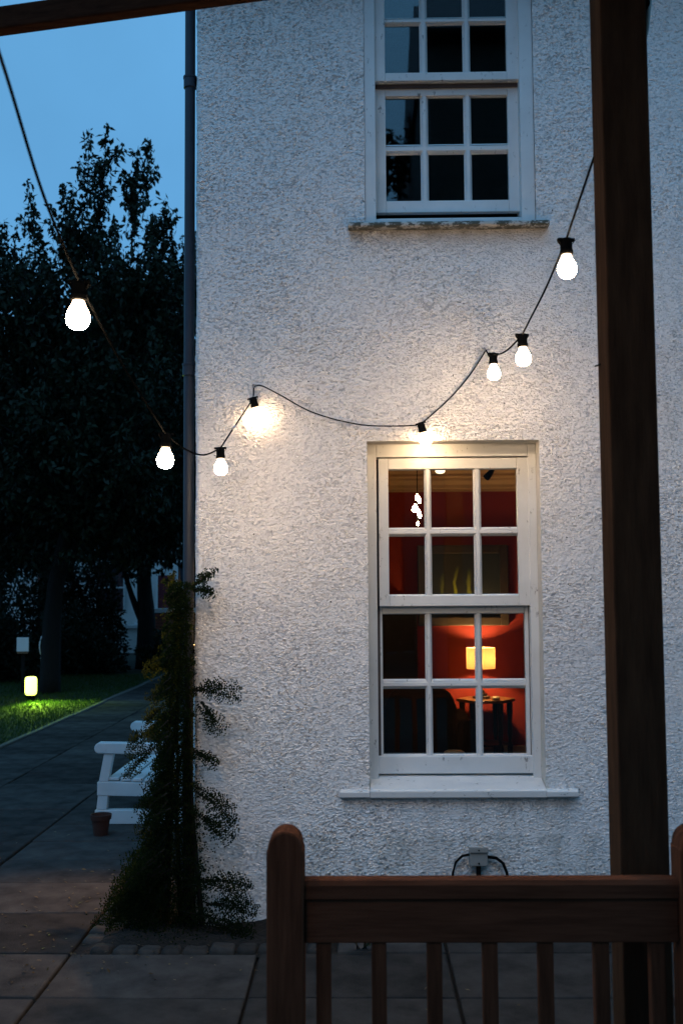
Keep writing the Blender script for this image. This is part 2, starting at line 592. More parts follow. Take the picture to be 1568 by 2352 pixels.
# lawn, edging, grass blades
struct('lawn', MB().add([(-30, 2, 0.0), (-3.74, 2, 0.0), (-3.74, 21.5, 0.0), (-30, 21.5, 0.0)], [(0, 1, 2, 3)]), m_lawn, 'dark lawn beside the paved path')
ke = thing('lawn_edging', 'thin pale edging strip between the lawn and the path', 'edging', (-3.70, 10, 0))
y = 3.0
kerbme = MB().box(-.03, .03, 0, .905, -.06, .012).mesh('edging_stone', bevel=0.008, segs=1)
while y < 21:
    o = put('edging_stone', kerbme, m_kerb, ke)
    o.location = (-3.70 + random.uniform(-.006, .006), y, random.uniform(-.004, .004))
    y += .915
n = 46000
P = np.column_stack([-3.74 - 3.6 * rng.random(n) ** 1.0, 9.0 + 11.5 * rng.random(n), np.full(n, -0.005)])
D = rng.normal(0, .42, (n, 3))
D[:, 2] = 1
g = put('grass', leaf_mesh('grass', P, D, rng.normal(0, 1, (n, 3)), rng.uniform(.03, .065, n), 0.008), m_blade)
tag(g, 'short green grass lit by the garden lamp', 'grass', None, 'stuff')

n = 420
P = np.column_stack([rng.uniform(-3.6, 1.4, n), rng.uniform(3.9, 8.5, n), np.full(n, .006)])
P[: n // 2, 0] = rng.normal(-1.25, .35, n // 2)
P[: n // 2, 1] = rng.uniform(4.4, 6.3, n // 2)
D = rng.normal(0, 1, (n, 3))
D[:, 2] = rng.uniform(.0, .35, n)
lt = put('leaf_litter', leaf_mesh('leaf_litter', P, D, np.tile([0, 0, 1.0], (n, 1)) + rng.normal(0, .3, (n, 3)), rng.uniform(.010, .035, n), .012), leafmat('dry_leaf', (.05, .030, .014), (.14, .10, .05)))
tag(lt, 'scattered dry leaves and crumbs on the paving slabs', 'leaves', None, 'stuff')

# ================================================================ HOUSE
house = thing('white_house', 'white roughcast house corner with two sash windows', 'house', (-0.795, 5.27, 0))
WX0, WY = -0.795, 5.27
LO = (0.044, 0.886, 0.632, 2.322)      # lower opening x0 x1 z0 z1
UO = (0.044, 0.892, 3.412, 4.84)       # upper opening


def seg(breaks, step):
    out = []
    for a, b in zip(breaks[:-1], breaks[1:]):
        k = max(1, int(round((b - a) / step)))
        out.extend(np.linspace(a, b, k, endpoint=False))
    return np.array(out + [breaks[-1]])


STEP = 0.0046
rc = 0.022
ux = seg([WX0 + rc, LO[0], LO[1], UO[1], 2.10], STEP)
uz = seg([-0.05, LO[2], LO[3], UO[2], UO[3], 5.00], STEP)
side = [(WX0, y) for y in np.arange(5.60, WY + rc, -STEP)]
arc = [(WX0 + rc - rc * math.cos(a), WY + rc - rc * math.sin(a)) for a in np.linspace(0, math.pi / 2, 6)]
plan = np.array(side + arc + [(x, WY) for x in ux[1:]])
nu, nz = len(plan), len(uz)
V = np.empty((nz, nu, 3))
V[:, :, 0] = plan[None, :, 0]
V[:, :, 1] = plan[None, :, 1]
V[:, :, 2] = uz[:, None]
idx = np.arange(nz * nu).reshape(nz, nu)
Q = np.stack([idx[:-1, :-1], idx[:-1, 1:], idx[1:, 1:], idx[1:, :-1]], -1).reshape(-1, 4)
cx = V[idx.ravel()[Q].reshape(-1), :] if False else V.reshape(-1, 3)[Q].mean(1)
keep = np.ones(len(Q), bool)
for (a, b, c, d) in (LO, UO):
    keep &= ~((cx[:, 0] > a) & (cx[:, 0] < b) & (cx[:, 2] > c) & (cx[:, 2] < d) & (cx[:, 1] < WY + .001))
Q = Q[keep]
me = bpy.data.meshes.new('wall')
me.vertices.add(nz * nu)
me.vertices.foreach_set('co', V.ravel())
me.loops.add(Q.size)
me.loops.foreach_set('vertex_index', Q.ravel().astype(np.int32))
me.polygons.add(len(Q))
me.polygons.foreach_set('loop_start', np.arange(0, Q.size, 4, dtype=np.int32))
me.polygons.foreach_set('loop_total', np.full(len(Q), 4, dtype=np.int32))
me.update()
me.polygons.foreach_set('use_smooth', np.ones(len(Q), bool))
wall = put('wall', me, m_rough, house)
# the rest of the shell, outside the picture
rest = MB()
rest.box(2.10, 7.5, WY, WY + .3, -.05, 5.099)
rest.box(WX0, 2.10, WY, WY + .3, 5.0, 5.099)
rest.box(WX0, WX0 + .3, 5.60, 14.0, -.05, 5.099)
rest.box(WX0 + .3, 7.5, 13.7, 14.0, -.05, 5.099)
rest.box(7.2, 7.5, 5.57, 13.7, -.05, 5.099)
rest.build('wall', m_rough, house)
m_slate = MAT('roof_slate', (0.06, 0.065, 0.075), rough=0.7, bump=0.01)
rf = MB()
rf.prism([(4.86, 5.10), (14.2, 5.10), (9.6, 8.2)], 'x', WX0 - .12, 7.6)
rf.build('roof', m_slate, house)


def trapez_bar(p0, p1, wb, wf, y0, y1, horiz):
    """moulded glazing bar: wide at the glass (y1), narrower at the front (y0)"""
    b = MB()
    (xa, za), (xb, zb) = p0, p1
    ys_ = y0 + (y1 - y0) * .35
    for (ya, yb, w0, w1) in ((ys_, y1, wb * .62, wb), (y0, ys_, wf, wb * .55)):
        if horiz:
            b.hexa([(xa, ya, za - w0 / 2), (xa, ya, za + w0 / 2), (xb, ya, za + w0 / 2), (xb, ya, za - w0 / 2)],
                   [(xa, yb, za - w1 / 2), (xa, yb, za + w1 / 2), (xb, yb, za + w1 / 2), (xb, yb, za - w1 / 2)])
        else:
            b.hexa([(xa - w0 / 2, ya, za), (xa + w0 / 2, ya, za), (xa + w0 / 2, ya, zb), (xa - w0 / 2, ya, zb)],
                   [(xa - w1 / 2, yb, za), (xa + w1 / 2, yb, za), (xa + w1 / 2, yb, zb), (xa - w1 / 2, yb, zb)])
    return b


def deeper(v, y, z=False):     # a size measured on the wall face, carried back to where the sash really stands
    k = y / WY
    return 1.6 + (v - 1.6) * k if z else v * k


def sash(win, yf, outer, cols, rows, nm, thick=0.042):
    yg = yf + thick * .55
    X = [deeper(c, yf) for c in cols]
    Z = [deeper(r, yf, True) for r in rows]
    x0, x1 = deeper(outer[0], yf), deeper(outer[1], yf)
    z0, z1 = deeper(outer[2], yf, True), deeper(outer[3], yf, True)
    fr = MB()
    e = 0.0
    MB().box(x0, X[0], yf, yf + thick, z0, z1).build(nm + '_stile', m_frame, win, bevel=0.003)
    MB().box(X[-1], x1, yf, yf + thick, z0, z1).build(nm + '_stile', m_frame, win, bevel=0.003)
    MB().box(X[0] + .0005, X[-1] - .0005, yf + .0015, yf + thick, z0, Z[-1]).build(nm + '_rail', m_frame, win, bevel=0.003)
    MB().box(X[0] + .0005, X[-1] - .0005, yf + .0015, yf + thick, Z[0], z1).build(nm + '_rail', m_frame, win, bevel=0.003)
    for i in (1, 3):
        w = X[i + 1] - X[i]
        trapez_bar(((X[i] + X[i + 1]) / 2, Z[-1] - .004), ((X[i] + X[i + 1]) / 2, Z[0] + .004), w, w * .40, yf + .004, yg, False).build('glazing_bar', m_frame, win)
    w = Z[1] - Z[2]
    trapez_bar((X[0] - .004, (Z[1] + Z[2]) / 2), (X[-1] + .004, (Z[1] + Z[2]) / 2), w, w * .40, yf + .006, yg, True).build('glazing_bar', m_frame, win)
    # putty fillets round the edge of the sash
    pt = 0.010
    for (xa, xb) in ((X[0], X[1]), (X[2], X[3]), (X[4], X[5])):
        for (zt, zb) in ((Z[0], Z[1]), (Z[2], Z[3])):
            MB().prism([(yf + .010, zb - .004), (yg, zb - .004), (yg, zb + .006)], 'x', xa, xb).build('putty', m_frame, win)
            MB().prism([(yf + .010, zt + .004), (yg, zt + .004), (yg, zt - .004)], 'x', xa, xb).build('putty', m_frame, win)
    for (xa, xb) in ((X[0], X[1]), (X[2], X[3]), (X[4], X[5])):
        for (zt, zb) in ((Z[0], Z[1]), (Z[2], Z[3])):
            mz = MB().box(xa - .006, xb + .006, yg + .001, yg + .004, zb - .006, zt + .006)
            o = mz.build('pane', m_glass, win)
            dx, dz = random.uniform(-.004, .004), random.uniform(-.004, .004)
            c = Vector(((xa + xb) / 2, yg, (zb + zt) / 2))     # old panes never sit quite true
            o.matrix_basis = Matrix.Translation(c) @ Euler((dz, 0, dx)).to_matrix().to_4x4() @ Matrix.Translation(-c)


# ---- lower window: set back in a smooth reveal, upper sash in front
def frame_box(name, x0, x1, z0, z1, ya, yb, w, mat, parent, bevel=.003):
    b = MB()
    b.box(x0, x0 + w[0], ya, yb, z0, z1)
    b.box(x1 - w[1], x1, ya, yb, z0, z1)
    b.box(x0 + w[0] + .0004, x1 - w[1] - .0004, ya + .001, yb, z1 - w[2], z1)
    if w[3]:
        b.box(x0 + w[0] + .0004, x1 - w[1] - .0004, ya + .001, yb, z0, z0 + w[3])
    return b.build(name, mat, parent, bevel=bevel)


a, b_, c, d = LO
low = frame_box('window', a, b_, c, d, 5.374, 5.45, (.046, .040, .066, 0), m_frame, house)
low['label'] = 'lit lower sash window of twelve panes'
low['_w'] = (0, 0, 0)
rev = MB()      # plastered reveal
t = .05
rev.add([(a, WY - .004, c), (a, 5.380, c), (a, 5.380, d), (a, WY - .004, d), (a - t, WY + .004, c), (a - t, 5.380, c), (a - t, 5.380, d), (a - t, WY + .004, d)],
        [(0, 1, 2, 3), (4, 7, 6, 5), (0, 3, 7, 4), (1, 5, 6, 2), (0, 4, 5, 1), (3, 2, 6, 7)])
rev.add([(b_, WY - .004, c), (b_, 5.380, c), (b_, 5.380, d), (b_, WY - .004, d), (b_ + t, WY + .004, c), (b_ + t, 5.380, c), (b_ + t, 5.380, d), (b_ + t, WY + .004, d)],
        [(0, 1, 2, 3), (4, 7, 6, 5), (0, 3, 7, 4), (1, 5, 6, 2), (0, 4, 5, 1), (3, 2, 6, 7)])
rev.add([(a - t, WY + .003, d + t), (b_ + t, WY + .003, d + t), (b_ + t, 5.379, d + t), (a - t, 5.379, d + t),
         (a - t, WY - .003, d), (b_ + t, WY - .003, d), (b_ + t, 5.379, d - .002), (a - t, 5.379, d - .002)],
        [(0, 1, 2, 3), (4, 7, 6, 5), (0, 4, 5, 1), (1, 5, 6, 2), (2, 6, 7, 3), (3, 7, 4, 0)])
rev.build('reveal', m_reveal, low)
sash(low, 5.386, (.099, .831, 1.513, 2.236), [.147, .322, .357, .562, .600, .775], [2.183, 1.891, 1.857, 1.565], 'upper_sash')
sash(low, 5.430, (.078, .846, .700, 1.535), [.112, .318, .352, .559, .594, .800], [1.478, 1.156, 1.118, .797], 'lower_sash')
# outer sill board, sloping stone sill with nosing
for (xa, xb) in ((.086, .1035), (.842, .852)):
    MB().box(xa, xb, 5.4285, 5.4295, .70, 2.25).build('parting_bead', m_gap, low)
sb = MB().box(.078, .856, 5.392, 5.425, .690, .775)
sb.build('sill_board', m_frame, low, bevel=.004)
si = MB()
si.prism([(5.425, .56), (5.425, .686), (5.390, .676), (5.245, .642), (5.236, .634), (5.236, .604), (5.246, .598), (5.28, .598), (5.28, .56)], 'x', a + .002, b_ - .002)
for (xa, xb) in ((-.098, a + .001), (b_ - .001, 1.036)):
    si.prism([(5.275, .602), (5.275, .640), (5.245, .636), (5.236, .630), (5.236, .606), (5.246, .600)], 'x', xa, xb)
si.build('sill', m_sill, low, bevel=.003)
# dark tunnel behind the frames, so that daylight does not leak in
for (A, B, C_, D_) in (LO, UO):
    for q in ((A - .03, A + .012, C_ - .03, D_ + .03), (B - .012, B + .03, C_ - .03, D_ + .03), (A + .013, B - .013, D_ - .012, D_ + .03), (A + .013, B - .013, C_ - .03, C_ + .04)):
        MB().box(q[0], q[1], 5.452, 5.60, q[2], q[3]).build('inner_lining', m_reveal, house)

# ---- upper window: nearly flush
a, b_, c, d = UO
up = frame_box('window', a, b_, c, d, 5.272, 5.43, (.056, .068, .06, .028), m_frame, house)
up['label'] = 'dark upper sash window reflecting the dusk sky'
up['_w'] = (0, 0, 0)
sash(up, 5.300, (.098, .822, 4.148, 4.80), [.151, .325, .365, .542, .581, .762], [4.735, 4.481, 4.446, 4.191], 'upper_sash', .04)
sash(up, 5.344, (.098, .822, 3.470, 4.150), [.151, .325, .365, .542, .581, .762], [4.069, 3.820, 3.775, 3.530], 'lower_sash', .04)
for (za_, zb_) in ((4.140, 4.158), (3.441, 3.462)):
    MB().box(.1005, .8235, 5.334, 5.3425, za_, zb_).build('parting_strip', m_gap, up)
bd = MB().box(.115, .81, 5.262, 5.2715, 3.4135, 3.438)
bd.build('sill_board', m_frame, up, bevel=.003)
si = MB()
si.prism([(5.29, 3.378), (5.29, 3.411), (5.215, 3.406), (5.208, 3.400), (5.208, 3.384), (5.214, 3.378)], 'x', -.041, .950)
si.build('sill', m_mossy, up, bevel=.004)

# ---- drainpipe on the side wall
dp = thing('drainpipe', 'slate grey round drainpipe running down the left corner of the house', 'drainpipe', (-0.838, 5.34, 0))
PX, PY, PR = -0.8415, 5.335, 0.0265
for (z0, z1) in ((.02, 2.715), (2.69, 4.195), (4.17, 5.09)):
    MB().tube([(PX, PY, z0), (PX, PY, z1)], PR, 20).build('pipe_section', m_pipe, dp, smooth=False)
for z in (2.70, 4.185, 1.3):
    MB().lathe([(PR + .001, -.032), (PR + .0065, -.030), (PR + .0065, .018), (PR + .009, .020), (PR + .009, .030), (PR + .001, .032)], (PX, PY, z), 20).build('collar', m_pipe, dp)
    br = MB().box(PX + PR - .01, WX0 + .004, PY - .02, PY + .02, z - .012, z + .012)
    br.build('bracket', m_black, dp)

# ================================================================ ROOMS BEHIND THE GLASS
m_redwall = MAT('red_wall_paint', (0.30, 0.033, 0.022), (0.26, 0.029, 0.020), rough=0.7, scale=3)
m_cream = MAT('cream_ceiling', (0.62, 0.44, 0.26), rough=0.7, scale=4)
m_skirt = MAT('cream_skirting', (0.60, 0.50, 0.34), rough=0.5)
m_floorb = MAT('brown_carpet', (0.06, 0.04, 0.03), rough=0.95)
m_darkroom = MAT('unlit_room', (0.10, 0.10, 0.11), rough=0.9)
RY = 9.75
rw = MB()
rw.box(-.45, 2.6, RY, RY + .05, 0, 2.62)
rw.box(-.50, -.45, 5.60, RY + .05, 0, 2.62)
rw.box(2.6, 2.65, 5.60, RY + .05, 0, 2.62)
rw.box(-.45, LO[0] - .0, 5.57, 5.60, 0, 2.62)
rw.box(LO[1], 2.6, 5.57, 5.60, 0, 2.62)
rw.box(LO[0], LO[1], 5.57, 5.60, LO[3], 2.62)
rw.box(LO[0], LO[1], 5.57, 5.60, 0, LO[2] + .03)
struct('room_wall', rw, m_redwall, 'red painted walls of the lamp lit room')
struct('room_floor', MB().box(-.5, 2.65, 5.57, RY + .05, -.04, .0), m_floorb, 'dark floor of the lamp lit room')
ce = struct('room_ceiling', MB().box(-.5, 2.65, 5.57, RY + .05, 2.62, 2.68), m_cream, 'cream ceiling of the lamp lit room')
co = MB()
co.prism([(RY - .001, 2.47), (RY - .018, 2.47), (RY - .018, 2.495), (RY - .035, 2.50), (RY - .04, 2.53), (RY - .075, 2.565), (RY - .08, 2.585), (RY - .12, 2.60), (RY - .12, 2.619), (RY - .001, 2.619)], 'x', -.449, 2.599)
co.build('cornice', m_cream, ce)
sk = MB().prism([(RY - .001, .001), (RY - .02, .001), (RY - .02, .16), (RY - .014, .19), (RY - .006, .20), (RY - .001, .20)], 'x', -.449, 2.599)
tag(sk.build('skirting_board', m_skirt), 'cream skirting board along the red back wall', None, None, 'structure')
ur = MB()
ur.box(-.5, 2.6, 8.2, 8.25, 2.9, 5.2)
ur.box(-.55, -.5, 5.57, 8.25, 2.9, 5.2)
ur.box(2.6, 2.65, 5.57, 8.25, 2.9, 5.2)
ur.box(-.5, 2.6, 5.60, 8.2, 5.15, 5.2)
ur.box(-.5, 2.6, 5.60, 8.2, 2.9, 2.95)
ur.box(-.5, UO[0], 5.57, 5.60, 2.9, 5.2)
ur.box(UO[1], 2.6, 5.57, 5.60, 2.9, 5.2)
ur.box(UO[0], UO[1], 5.57, 5.60, UO[3], 5.2)
ur.box(UO[0], UO[1], 5.57, 5.60, 2.9, UO[2] + .03)
struct('upper_room', ur, m_darkroom, 'unlit upstairs room behind the upper window')

m_darkwood = MAT('dark_wood', (0.025, 0.014, 0.010), rough=0.45, spec=0.5)
m_shade, nt_, b_s = newmat('lampshade_fabric')
b_s.inputs['Base Color'].default_value = (.70, .55, .32, 1)
ts_ = nt_.nodes.new('ShaderNodeBsdfTranslucent')
ts_.inputs[0].default_value = (.165, .108, .052, 1)
mx_ = nt_.nodes.new('ShaderNodeMixShader')
mx_.inputs[0].default_value = .45
nt_.links.new(b_s.outputs[0], mx_.inputs[1])
nt_.links.new(ts_.outputs[0], mx_.inputs[2])
nt_.links.new(mx_.outputs[0], nt_.nodes['Material Output'].inputs[0])
m_lampbulb = EMIT('lamp_bulb', (1.0, 0.53, 0.20), 950)
LX, LY = 1.055, 9.50
tl = thing('table_lamp', 'lit table lamp with cream drum shade on the small table', 'lamp', (LX, LY, .645))
shd = MB()
k = 28
for r0, flip in ((.1255, 0),):
    vs_ = [(LX + r0 * math.cos(2 * math.pi * i / k), LY + r0 * math.sin(2 * math.pi * i / k), z) for z in (.900, 1.080) for i in range(k)]
    shd.add(vs_, [(i, (i + 1) % k, k + (i + 1) % k, k + i) for i in range(k)])
shd.build('lamp_shade', m_shade, tl, smooth=True)
MB().lathe([(.004, -.03), (.022, -.022), (.028, 0), (.022, .022), (.004, .03)], (LX, LY, .995), 14).build('bulb', m_lampbulb, tl, smooth=True)
MB().lathe([(.014, .72), (.012, .80), (.016, .82), (.010, .84), (.008, .955), (.012, .958)], (LX, LY, 0), 14).build('stem', m_steel, tl, smooth=True)
MB().lathe([(.075, .645), (.078, .66), (.05, .668), (.048, .685), (.03, .69), (.028, .71), (.014, .722)], (LX, LY, 0), 18).build('base', m_darkwood, tl)

tb = thing('side_table', 'small dark hexagonal side table under the lit lamp', 'table', (1.09, 9.48, 0))
m_tabletop = MAT('polished_table_top', (0.24, 0.12, 0.04), (0.14, 0.07, 0.03), rough=0.3, scale=60, spec=0.5)
hexp = [(1.09 + .255 * math.cos(R(60 * i)), 9.48 + .235 * math.sin(R(60 * i))) for i in range(6)]
MB().prism(hexp, 'z', .618, .644).build('table_top', m_tabletop, tb, bevel=.004)
for i in range(6):
    x, y = 1.09 + .205 * math.cos(R(60 * i)), 9.48 + .19 * math.sin(R(60 * i))
    MB().lathe([(.014, 0), (.020, .03), (.013, .06), (.024, .12), (.024, .24), (.014, .28), (.022, .34), (.018, .45), (.026, .52), (.026, .617)], (x, y, 0), 10).build('leg', m_darkwood, tb, smooth=True)
MB().prism([(1.09 + (u - 1.09) * .8, 9.48 + (w - 9.48) * .8) for u, w in hexp], 'z', .25, .268).build('shelf', m_darkwood, tb)
it = MB().lathe([(.030, .645), (.034, .655), (.034, .668), (.020, .675)], (1.16, 9.33, 0), 12).build('small_dish', m_skirt)
tag(it, 'small pale dish in front of the lamp base', 'dish')
be = MB().tube([(1.19, 9.262, .618), (1.19, 9.262, .53)], .002, 5)
be.lathe([(.003, 0), (.014, -.015), (.012, -.05), (.004, -.075)], (1.19, 9.262, .535), 8)
tag(be.build('hanging_tassel', m_darkwood), 'small dark tassel hanging from the table edge', 'tassel')

pf = thing('framed_picture', 'dark framed picture with green swirls on the red wall', 'picture', (.93, RY, 1.26))
x0, x1, z0, z1 = .525, 1.335, 1.265, 1.985
fw = .075
fm = MB()
for (A, B, C_, D_) in ((x0, x0 + fw, z0, z1), (x1 - fw, x1, z0, z1), (x0 + fw, x1 - fw, z0, z0 + fw), (x0 + fw, x1 - fw, z1 - fw, z1)):
    fm.box(A, B, RY - .055, RY - .003, C_, D_)
m_pframe = MAT('dark_picture_frame', (0.05, 0.04, 0.03), rough=0.4, spec=0.5)
fm.build('frame', m_pframe, pf, bevel=.006)


def picture_mat():
    m, nt, b = newmat('dark_green_picture')
    tc = nt.nodes.new('ShaderNodeTexCoord')
    mp = nt.nodes.new('ShaderNodeMapping')
    mp.inputs['Location'].default_value = (-.93, 0, -1.55)
    nt.links.new(tc.outputs['Object'], mp.inputs[0])
    w = nt.nodes.new('ShaderNodeTexWave')
    w.inputs['Scale'].default_value = 2.6
    w.inputs['Distortion'].default_value = 4.0
    w.inputs['Detail'].default_value = 2
    w.inputs['Detail Scale'].default_value = 1.6
    nt.links.new(mp.outputs[0], w.inputs[0])
    f = ramp(nt, w.outputs['Fac'], [(0.72, 0.0), (1.0, 1.0)])
    gr = nt.nodes.new('ShaderNodeTexGradient')
    gr.gradient_type = 'SPHERICAL'
    mp2 = nt.nodes.new('ShaderNodeMapping')
    mp2.inputs['Location'].default_value = (-.90 * 4.5, 0, -1.58 * 4.5)
    mp2.inputs['Scale'].default_value = (4.5, 0, 4.5)
    nt.links.new(tc.outputs['Object'], mp2.inputs[0])
    nt.links.new(mp2.outputs[0], gr.inputs[0])
    ff = mixc(nt, 1.0, f, gr.outputs['Color'], 'MULTIPLY')
    col = mixc(nt, ff, (0.022, 0.032, 0.036), (0.40, 0.50, 0.05))
    nt.links.new(col, b.inputs['Base Color'])
    b.inputs['Roughness'].default_value = 0.5
    return m


MB().box(x0 + fw, x1 - fw, RY - .03, RY - .02, z0 + fw, z1 - fw).build('canvas', picture_mat(), pf)

bc = thing('added_dark_cabinet', 'added dark wooden cabinet keeping the lower left panes black', 'cabinet', (.03, 9.6, 0))  # cabinet added to turn the lower left of the room near black
MB().box(-.44, .50, 9.38, 9.745, .04, 1.42).build('carcass', m_darkwood, bc, bevel=.006)
MB().box(-.46, .52, 9.36, 9.745, 1.42, 1.45).build('top', m_darkwood, bc, bevel=.004)
for q in (-.435, .035):
    dz_ = MB().box(q, q + .455, 9.362, 9.379, .08, 1.38).build('door', m_darkwood, bc, bevel=.004)
    dz_['_w'] = (0, 0, 0)
    MB().tube([(q + (.42 if q < 0 else .035), 9.361, .75), (q + (.42 if q < 0 else .035), 9.34, .75)], .012, 8).build('knob', m_steel, dz_)
m_chair = MAT('dark_upholstery', (0.018, 0.018, 0.024), rough=0.9, bump=0.002)
ac = thing('armchair', 'dark upholstered armchair seen from behind in the room', 'armchair', (.52, 8.0, 0))
MB().prism([(.18, .30), (.18, .74), (.22, .84), (.30, .88), (.58, .88), (.66, .84), (.70, .74), (.70, .30)], 'y', 7.92, 8.06).build('backrest', m_chair, ac, bevel=.03)
MB().box(.20, .68, 8.06, 8.60, .25, .45).build('seat', m_chair, ac, bevel=.04)
for sx in (.10, .70):
    MB().prism([(sx, .10), (sx, .58), (sx + .02, .64), (sx + .07, .66), (sx + .12, .64), (sx + .14, .58), (sx + .14, .10)], 'y', 7.94, 8.62).build('arm', m_chair, ac, bevel=.02)
for px in (.14, .76):
    for py in (7.98, 8.56):
        MB().lathe([(.016, 0), (.024, .10)], (px, py, 0), 8).build('leg', m_darkwood, ac)

m_glow = EMIT('warm_small_bulb', (1.0, 0.70, 0.40), 190)
ch = thing('glass_pendant', 'cluster of small bright pendant bulbs behind the top left pane', 'pendant lamp', (.372, 7.0, 2.0))
for (dx, z, r, h) in ((.010, 2.190, .014, .020), (.024, 2.172, .010, .022), (-.004, 2.118, .022, .026), (.020, 2.090, .012, .022), (.026, 2.070, .010, .016), (.012, 2.020, .008, .014)):
    MB().lathe([(r * .3, -h), (r, -h * .4), (r * .8, h * .3), (r * .25, h)], (.372 + dx, 7.0, z), 9).build('bulb', m_glow, ch, smooth=True)
MB().tube([(.383, 7.012, 2.0), (.383, 7.012, 2.619)], .003, 6).build('cord', m_black, ch)
m_up = EMIT('uplighter_bulb', (1.0, .60, .30), 170)
for (fx, fy, lab) in ((1.68, 9.0, 'bronze uplighter floor lamp right of the side table, out of sight'), (-.06, 8.5, 'bronze uplighter floor lamp at the left wall of the lit room')):
    fl = thing('floor_lamp', lab, 'floor lamp', (fx, fy, 0), 'uplighter floor lamps')
    MB().lathe([(.13, 0), (.13, .02), (.02, .035), (.014, .06)], (fx, fy, 0), 18).build('base', m_pframe, fl)
    MB().tube([(fx, fy, .05), (fx, fy, 1.72)], .012, 10).build('pole', m_pframe, fl)
    MB().lathe([(.02, 1.70), (.10, 1.75), (.14, 1.87), (.138, 1.87), (.098, 1.755), (.018, 1.706)], (fx, fy, 0), 20).build('bowl', m_pframe, fl)
    MB().lathe([(.010, 1.72), (.022, 1.74), (.022, 1.765), (.008, 1.785)], (fx, fy, 0), 12).build('bulb', m_up, fl, smooth=True)
dl = thing('ceiling_light', 'small round lit ceiling light in the room', 'ceiling light', (.685, 9.0, 2.6))
MB().lathe([(.055, 2.619), (.055, 2.600), (.05, 2.59)], (.685, 9.0, 0), 18).build('rim', m_skirt, dl)
MB().lathe([(.042, 2.591), (.040, 2.572), (.028, 2.560), (.008, 2.556)], (.685, 9.0, 0), 16).build('lens', EMIT('ceiling_lens', (1, .80, .55), 3.0), dl, smooth=True)
sp = thing('ceiling_spotlight', 'small black spotlight under the cream ceiling', 'spotlight', (1.10, 9.0, 2.6))
MB().tube([(1.10, 9.0, 2.619), (1.10, 9.0, 2.57)], .008, 8).build('arm', m_black, sp)
MB().tube([(1.125, 9.0, 2.585), (1.10, 8.99, 2.555), (1.065, 8.97, 2.515)], [.016, .024, .030], 12).build('head', m_black, sp)
wb = MB()
wb.prism([(.418, .66), (.418, .745), (.432, .765), (.452, .771), (.512, .771), (.530, .765), (.545, .745), (.545, .66)], 'y', 5.56, 5.64)
tag(wb.build('white_radio', MAT('white_plastic', (.6, .6, .6), rough=.4), bevel=.008), 'white rounded box on the inner ledge behind the lower pane', 'radio')

# ================================================================ JUNCTION BOX
jb = thing('junction_box', 'grey plastic junction box with two black cables on the wall', 'junction box', (.556, 5.25, .28))
MB().box(.514, .598, 5.222, 5.268, .286, .368).build('box', m_box, jb, bevel=.004)
MB().box(.511, .601, 5.214, 5.223, .350, .376).build('lid', m_box, jb, bevel=.003)
MB().tube([(.556, 5.245, .285), (.556, 5.245, .0)], .012, 10).build('conduit', m_black, jb)
MB().tube([(.514, 5.245, .336), (.480, 5.243, .330), (.448, 5.243, .300), (.434, 5.243, .25), (.432, 5.243, .0)], .006, 8).build('cable', m_black, jb, smooth=True)
MB().tube([(.598, 5.245, .325), (.640, 5.243, .320), (.672, 5.243, .296), (.690, 5.243, .25), (.694, 5.243, .0)], .0075, 8).build('cable', m_black, jb, smooth=True)
for (sx, sz) in ((.556, .362), (.556, .300)):
    MB().tube([(sx, 5.2225, sz), (sx, 5.2125, sz)], .004, 8).build('screw', m_black, jb)

# ================================================================ STRING LIGHTS
st = thing('string_light', 'black festoon cable with glowing white bulbs strung across the wall', 'string lights', (-.5, 5.22, 2.6))


def spline(pts, k=8):
    pts = [Vector(p) for p in pts]
    out = []
    for i in range(len(pts) - 1):
        p0, p1, p2, p3 = pts[max(i - 1, 0)], pts[i], pts[i + 1], pts[min(i + 2, len(pts) - 1)]
        for j in range(k):
            t = j / k
            out.append(.5 * ((2 * p1) + (p2 - p0) * t + (2 * p0 - 5 * p1 + 4 * p2 - p3) * t * t + (3 * p1 - p0 - 3 * p2 + p3) * t ** 3))
    return out + [pts[-1]]


HB = [(-.60, 1.50, 2.62)]     # the string goes on overhead, out of the picture
H = [(-.684, 2.61, 2.358), (-.650, 3.63, 2.127), (-.597, 4.65, 2.212), (-.513, 5.233, 2.535), (.306, 5.233, 2.403), (.606, 4.78, 2.643), (.620, 4.02, 2.548), (.631, 3.20, 2.644)]
segs_ = [
    [(-.60, .62, 3.15), (-.598, 1.0, 2.86), HB[0], (-.612, 1.80, 2.520), (-.655, 2.2, 2.430), H[0]],
    [H[0], (-.672, 2.95, 2.262), (-.660, 3.30, 2.188), H[1]],
    [H[1], (-.640, 3.95, 2.120), (-.620, 4.30, 2.140), H[2]],
    [H[2], (-.565, 4.86, 2.330), (-.535, 5.06, 2.440), H[3], (-.507, 5.215, 2.575), (-.502, 5.222, 2.590)],
    [(-.502, 5.222, 2.590), (-.470, 5.235, 2.597), (-.383, 5.240, 2.553), (-.214, 5.240, 2.461), (.018, 5.240, 2.400), (.251, 5.225, 2.391), H[4]],
    [H[4], (.34, 5.215, 2.425), (.464, 5.232, 2.540), (.56, 5.235, 2.655), (.628, 5.222, 2.760)],
    [(.628, 5.222, 2.760), (.622, 5.03, 2.690), H[5], (.612, 4.60, 2.604), (.616, 4.35, 2.570), H[6]],
    [H[6], (.617, 3.80, 2.556), (.622, 3.50, 2.584), H[7]],
    [H[7], (.634, 3.0, 2.700), (.6445, 2.86, 2.762)],
]
for sgm in segs_:
    MB().tube(spline(sgm, 8), 0.0034, 8).build('cable', m_black, st, smooth=True)

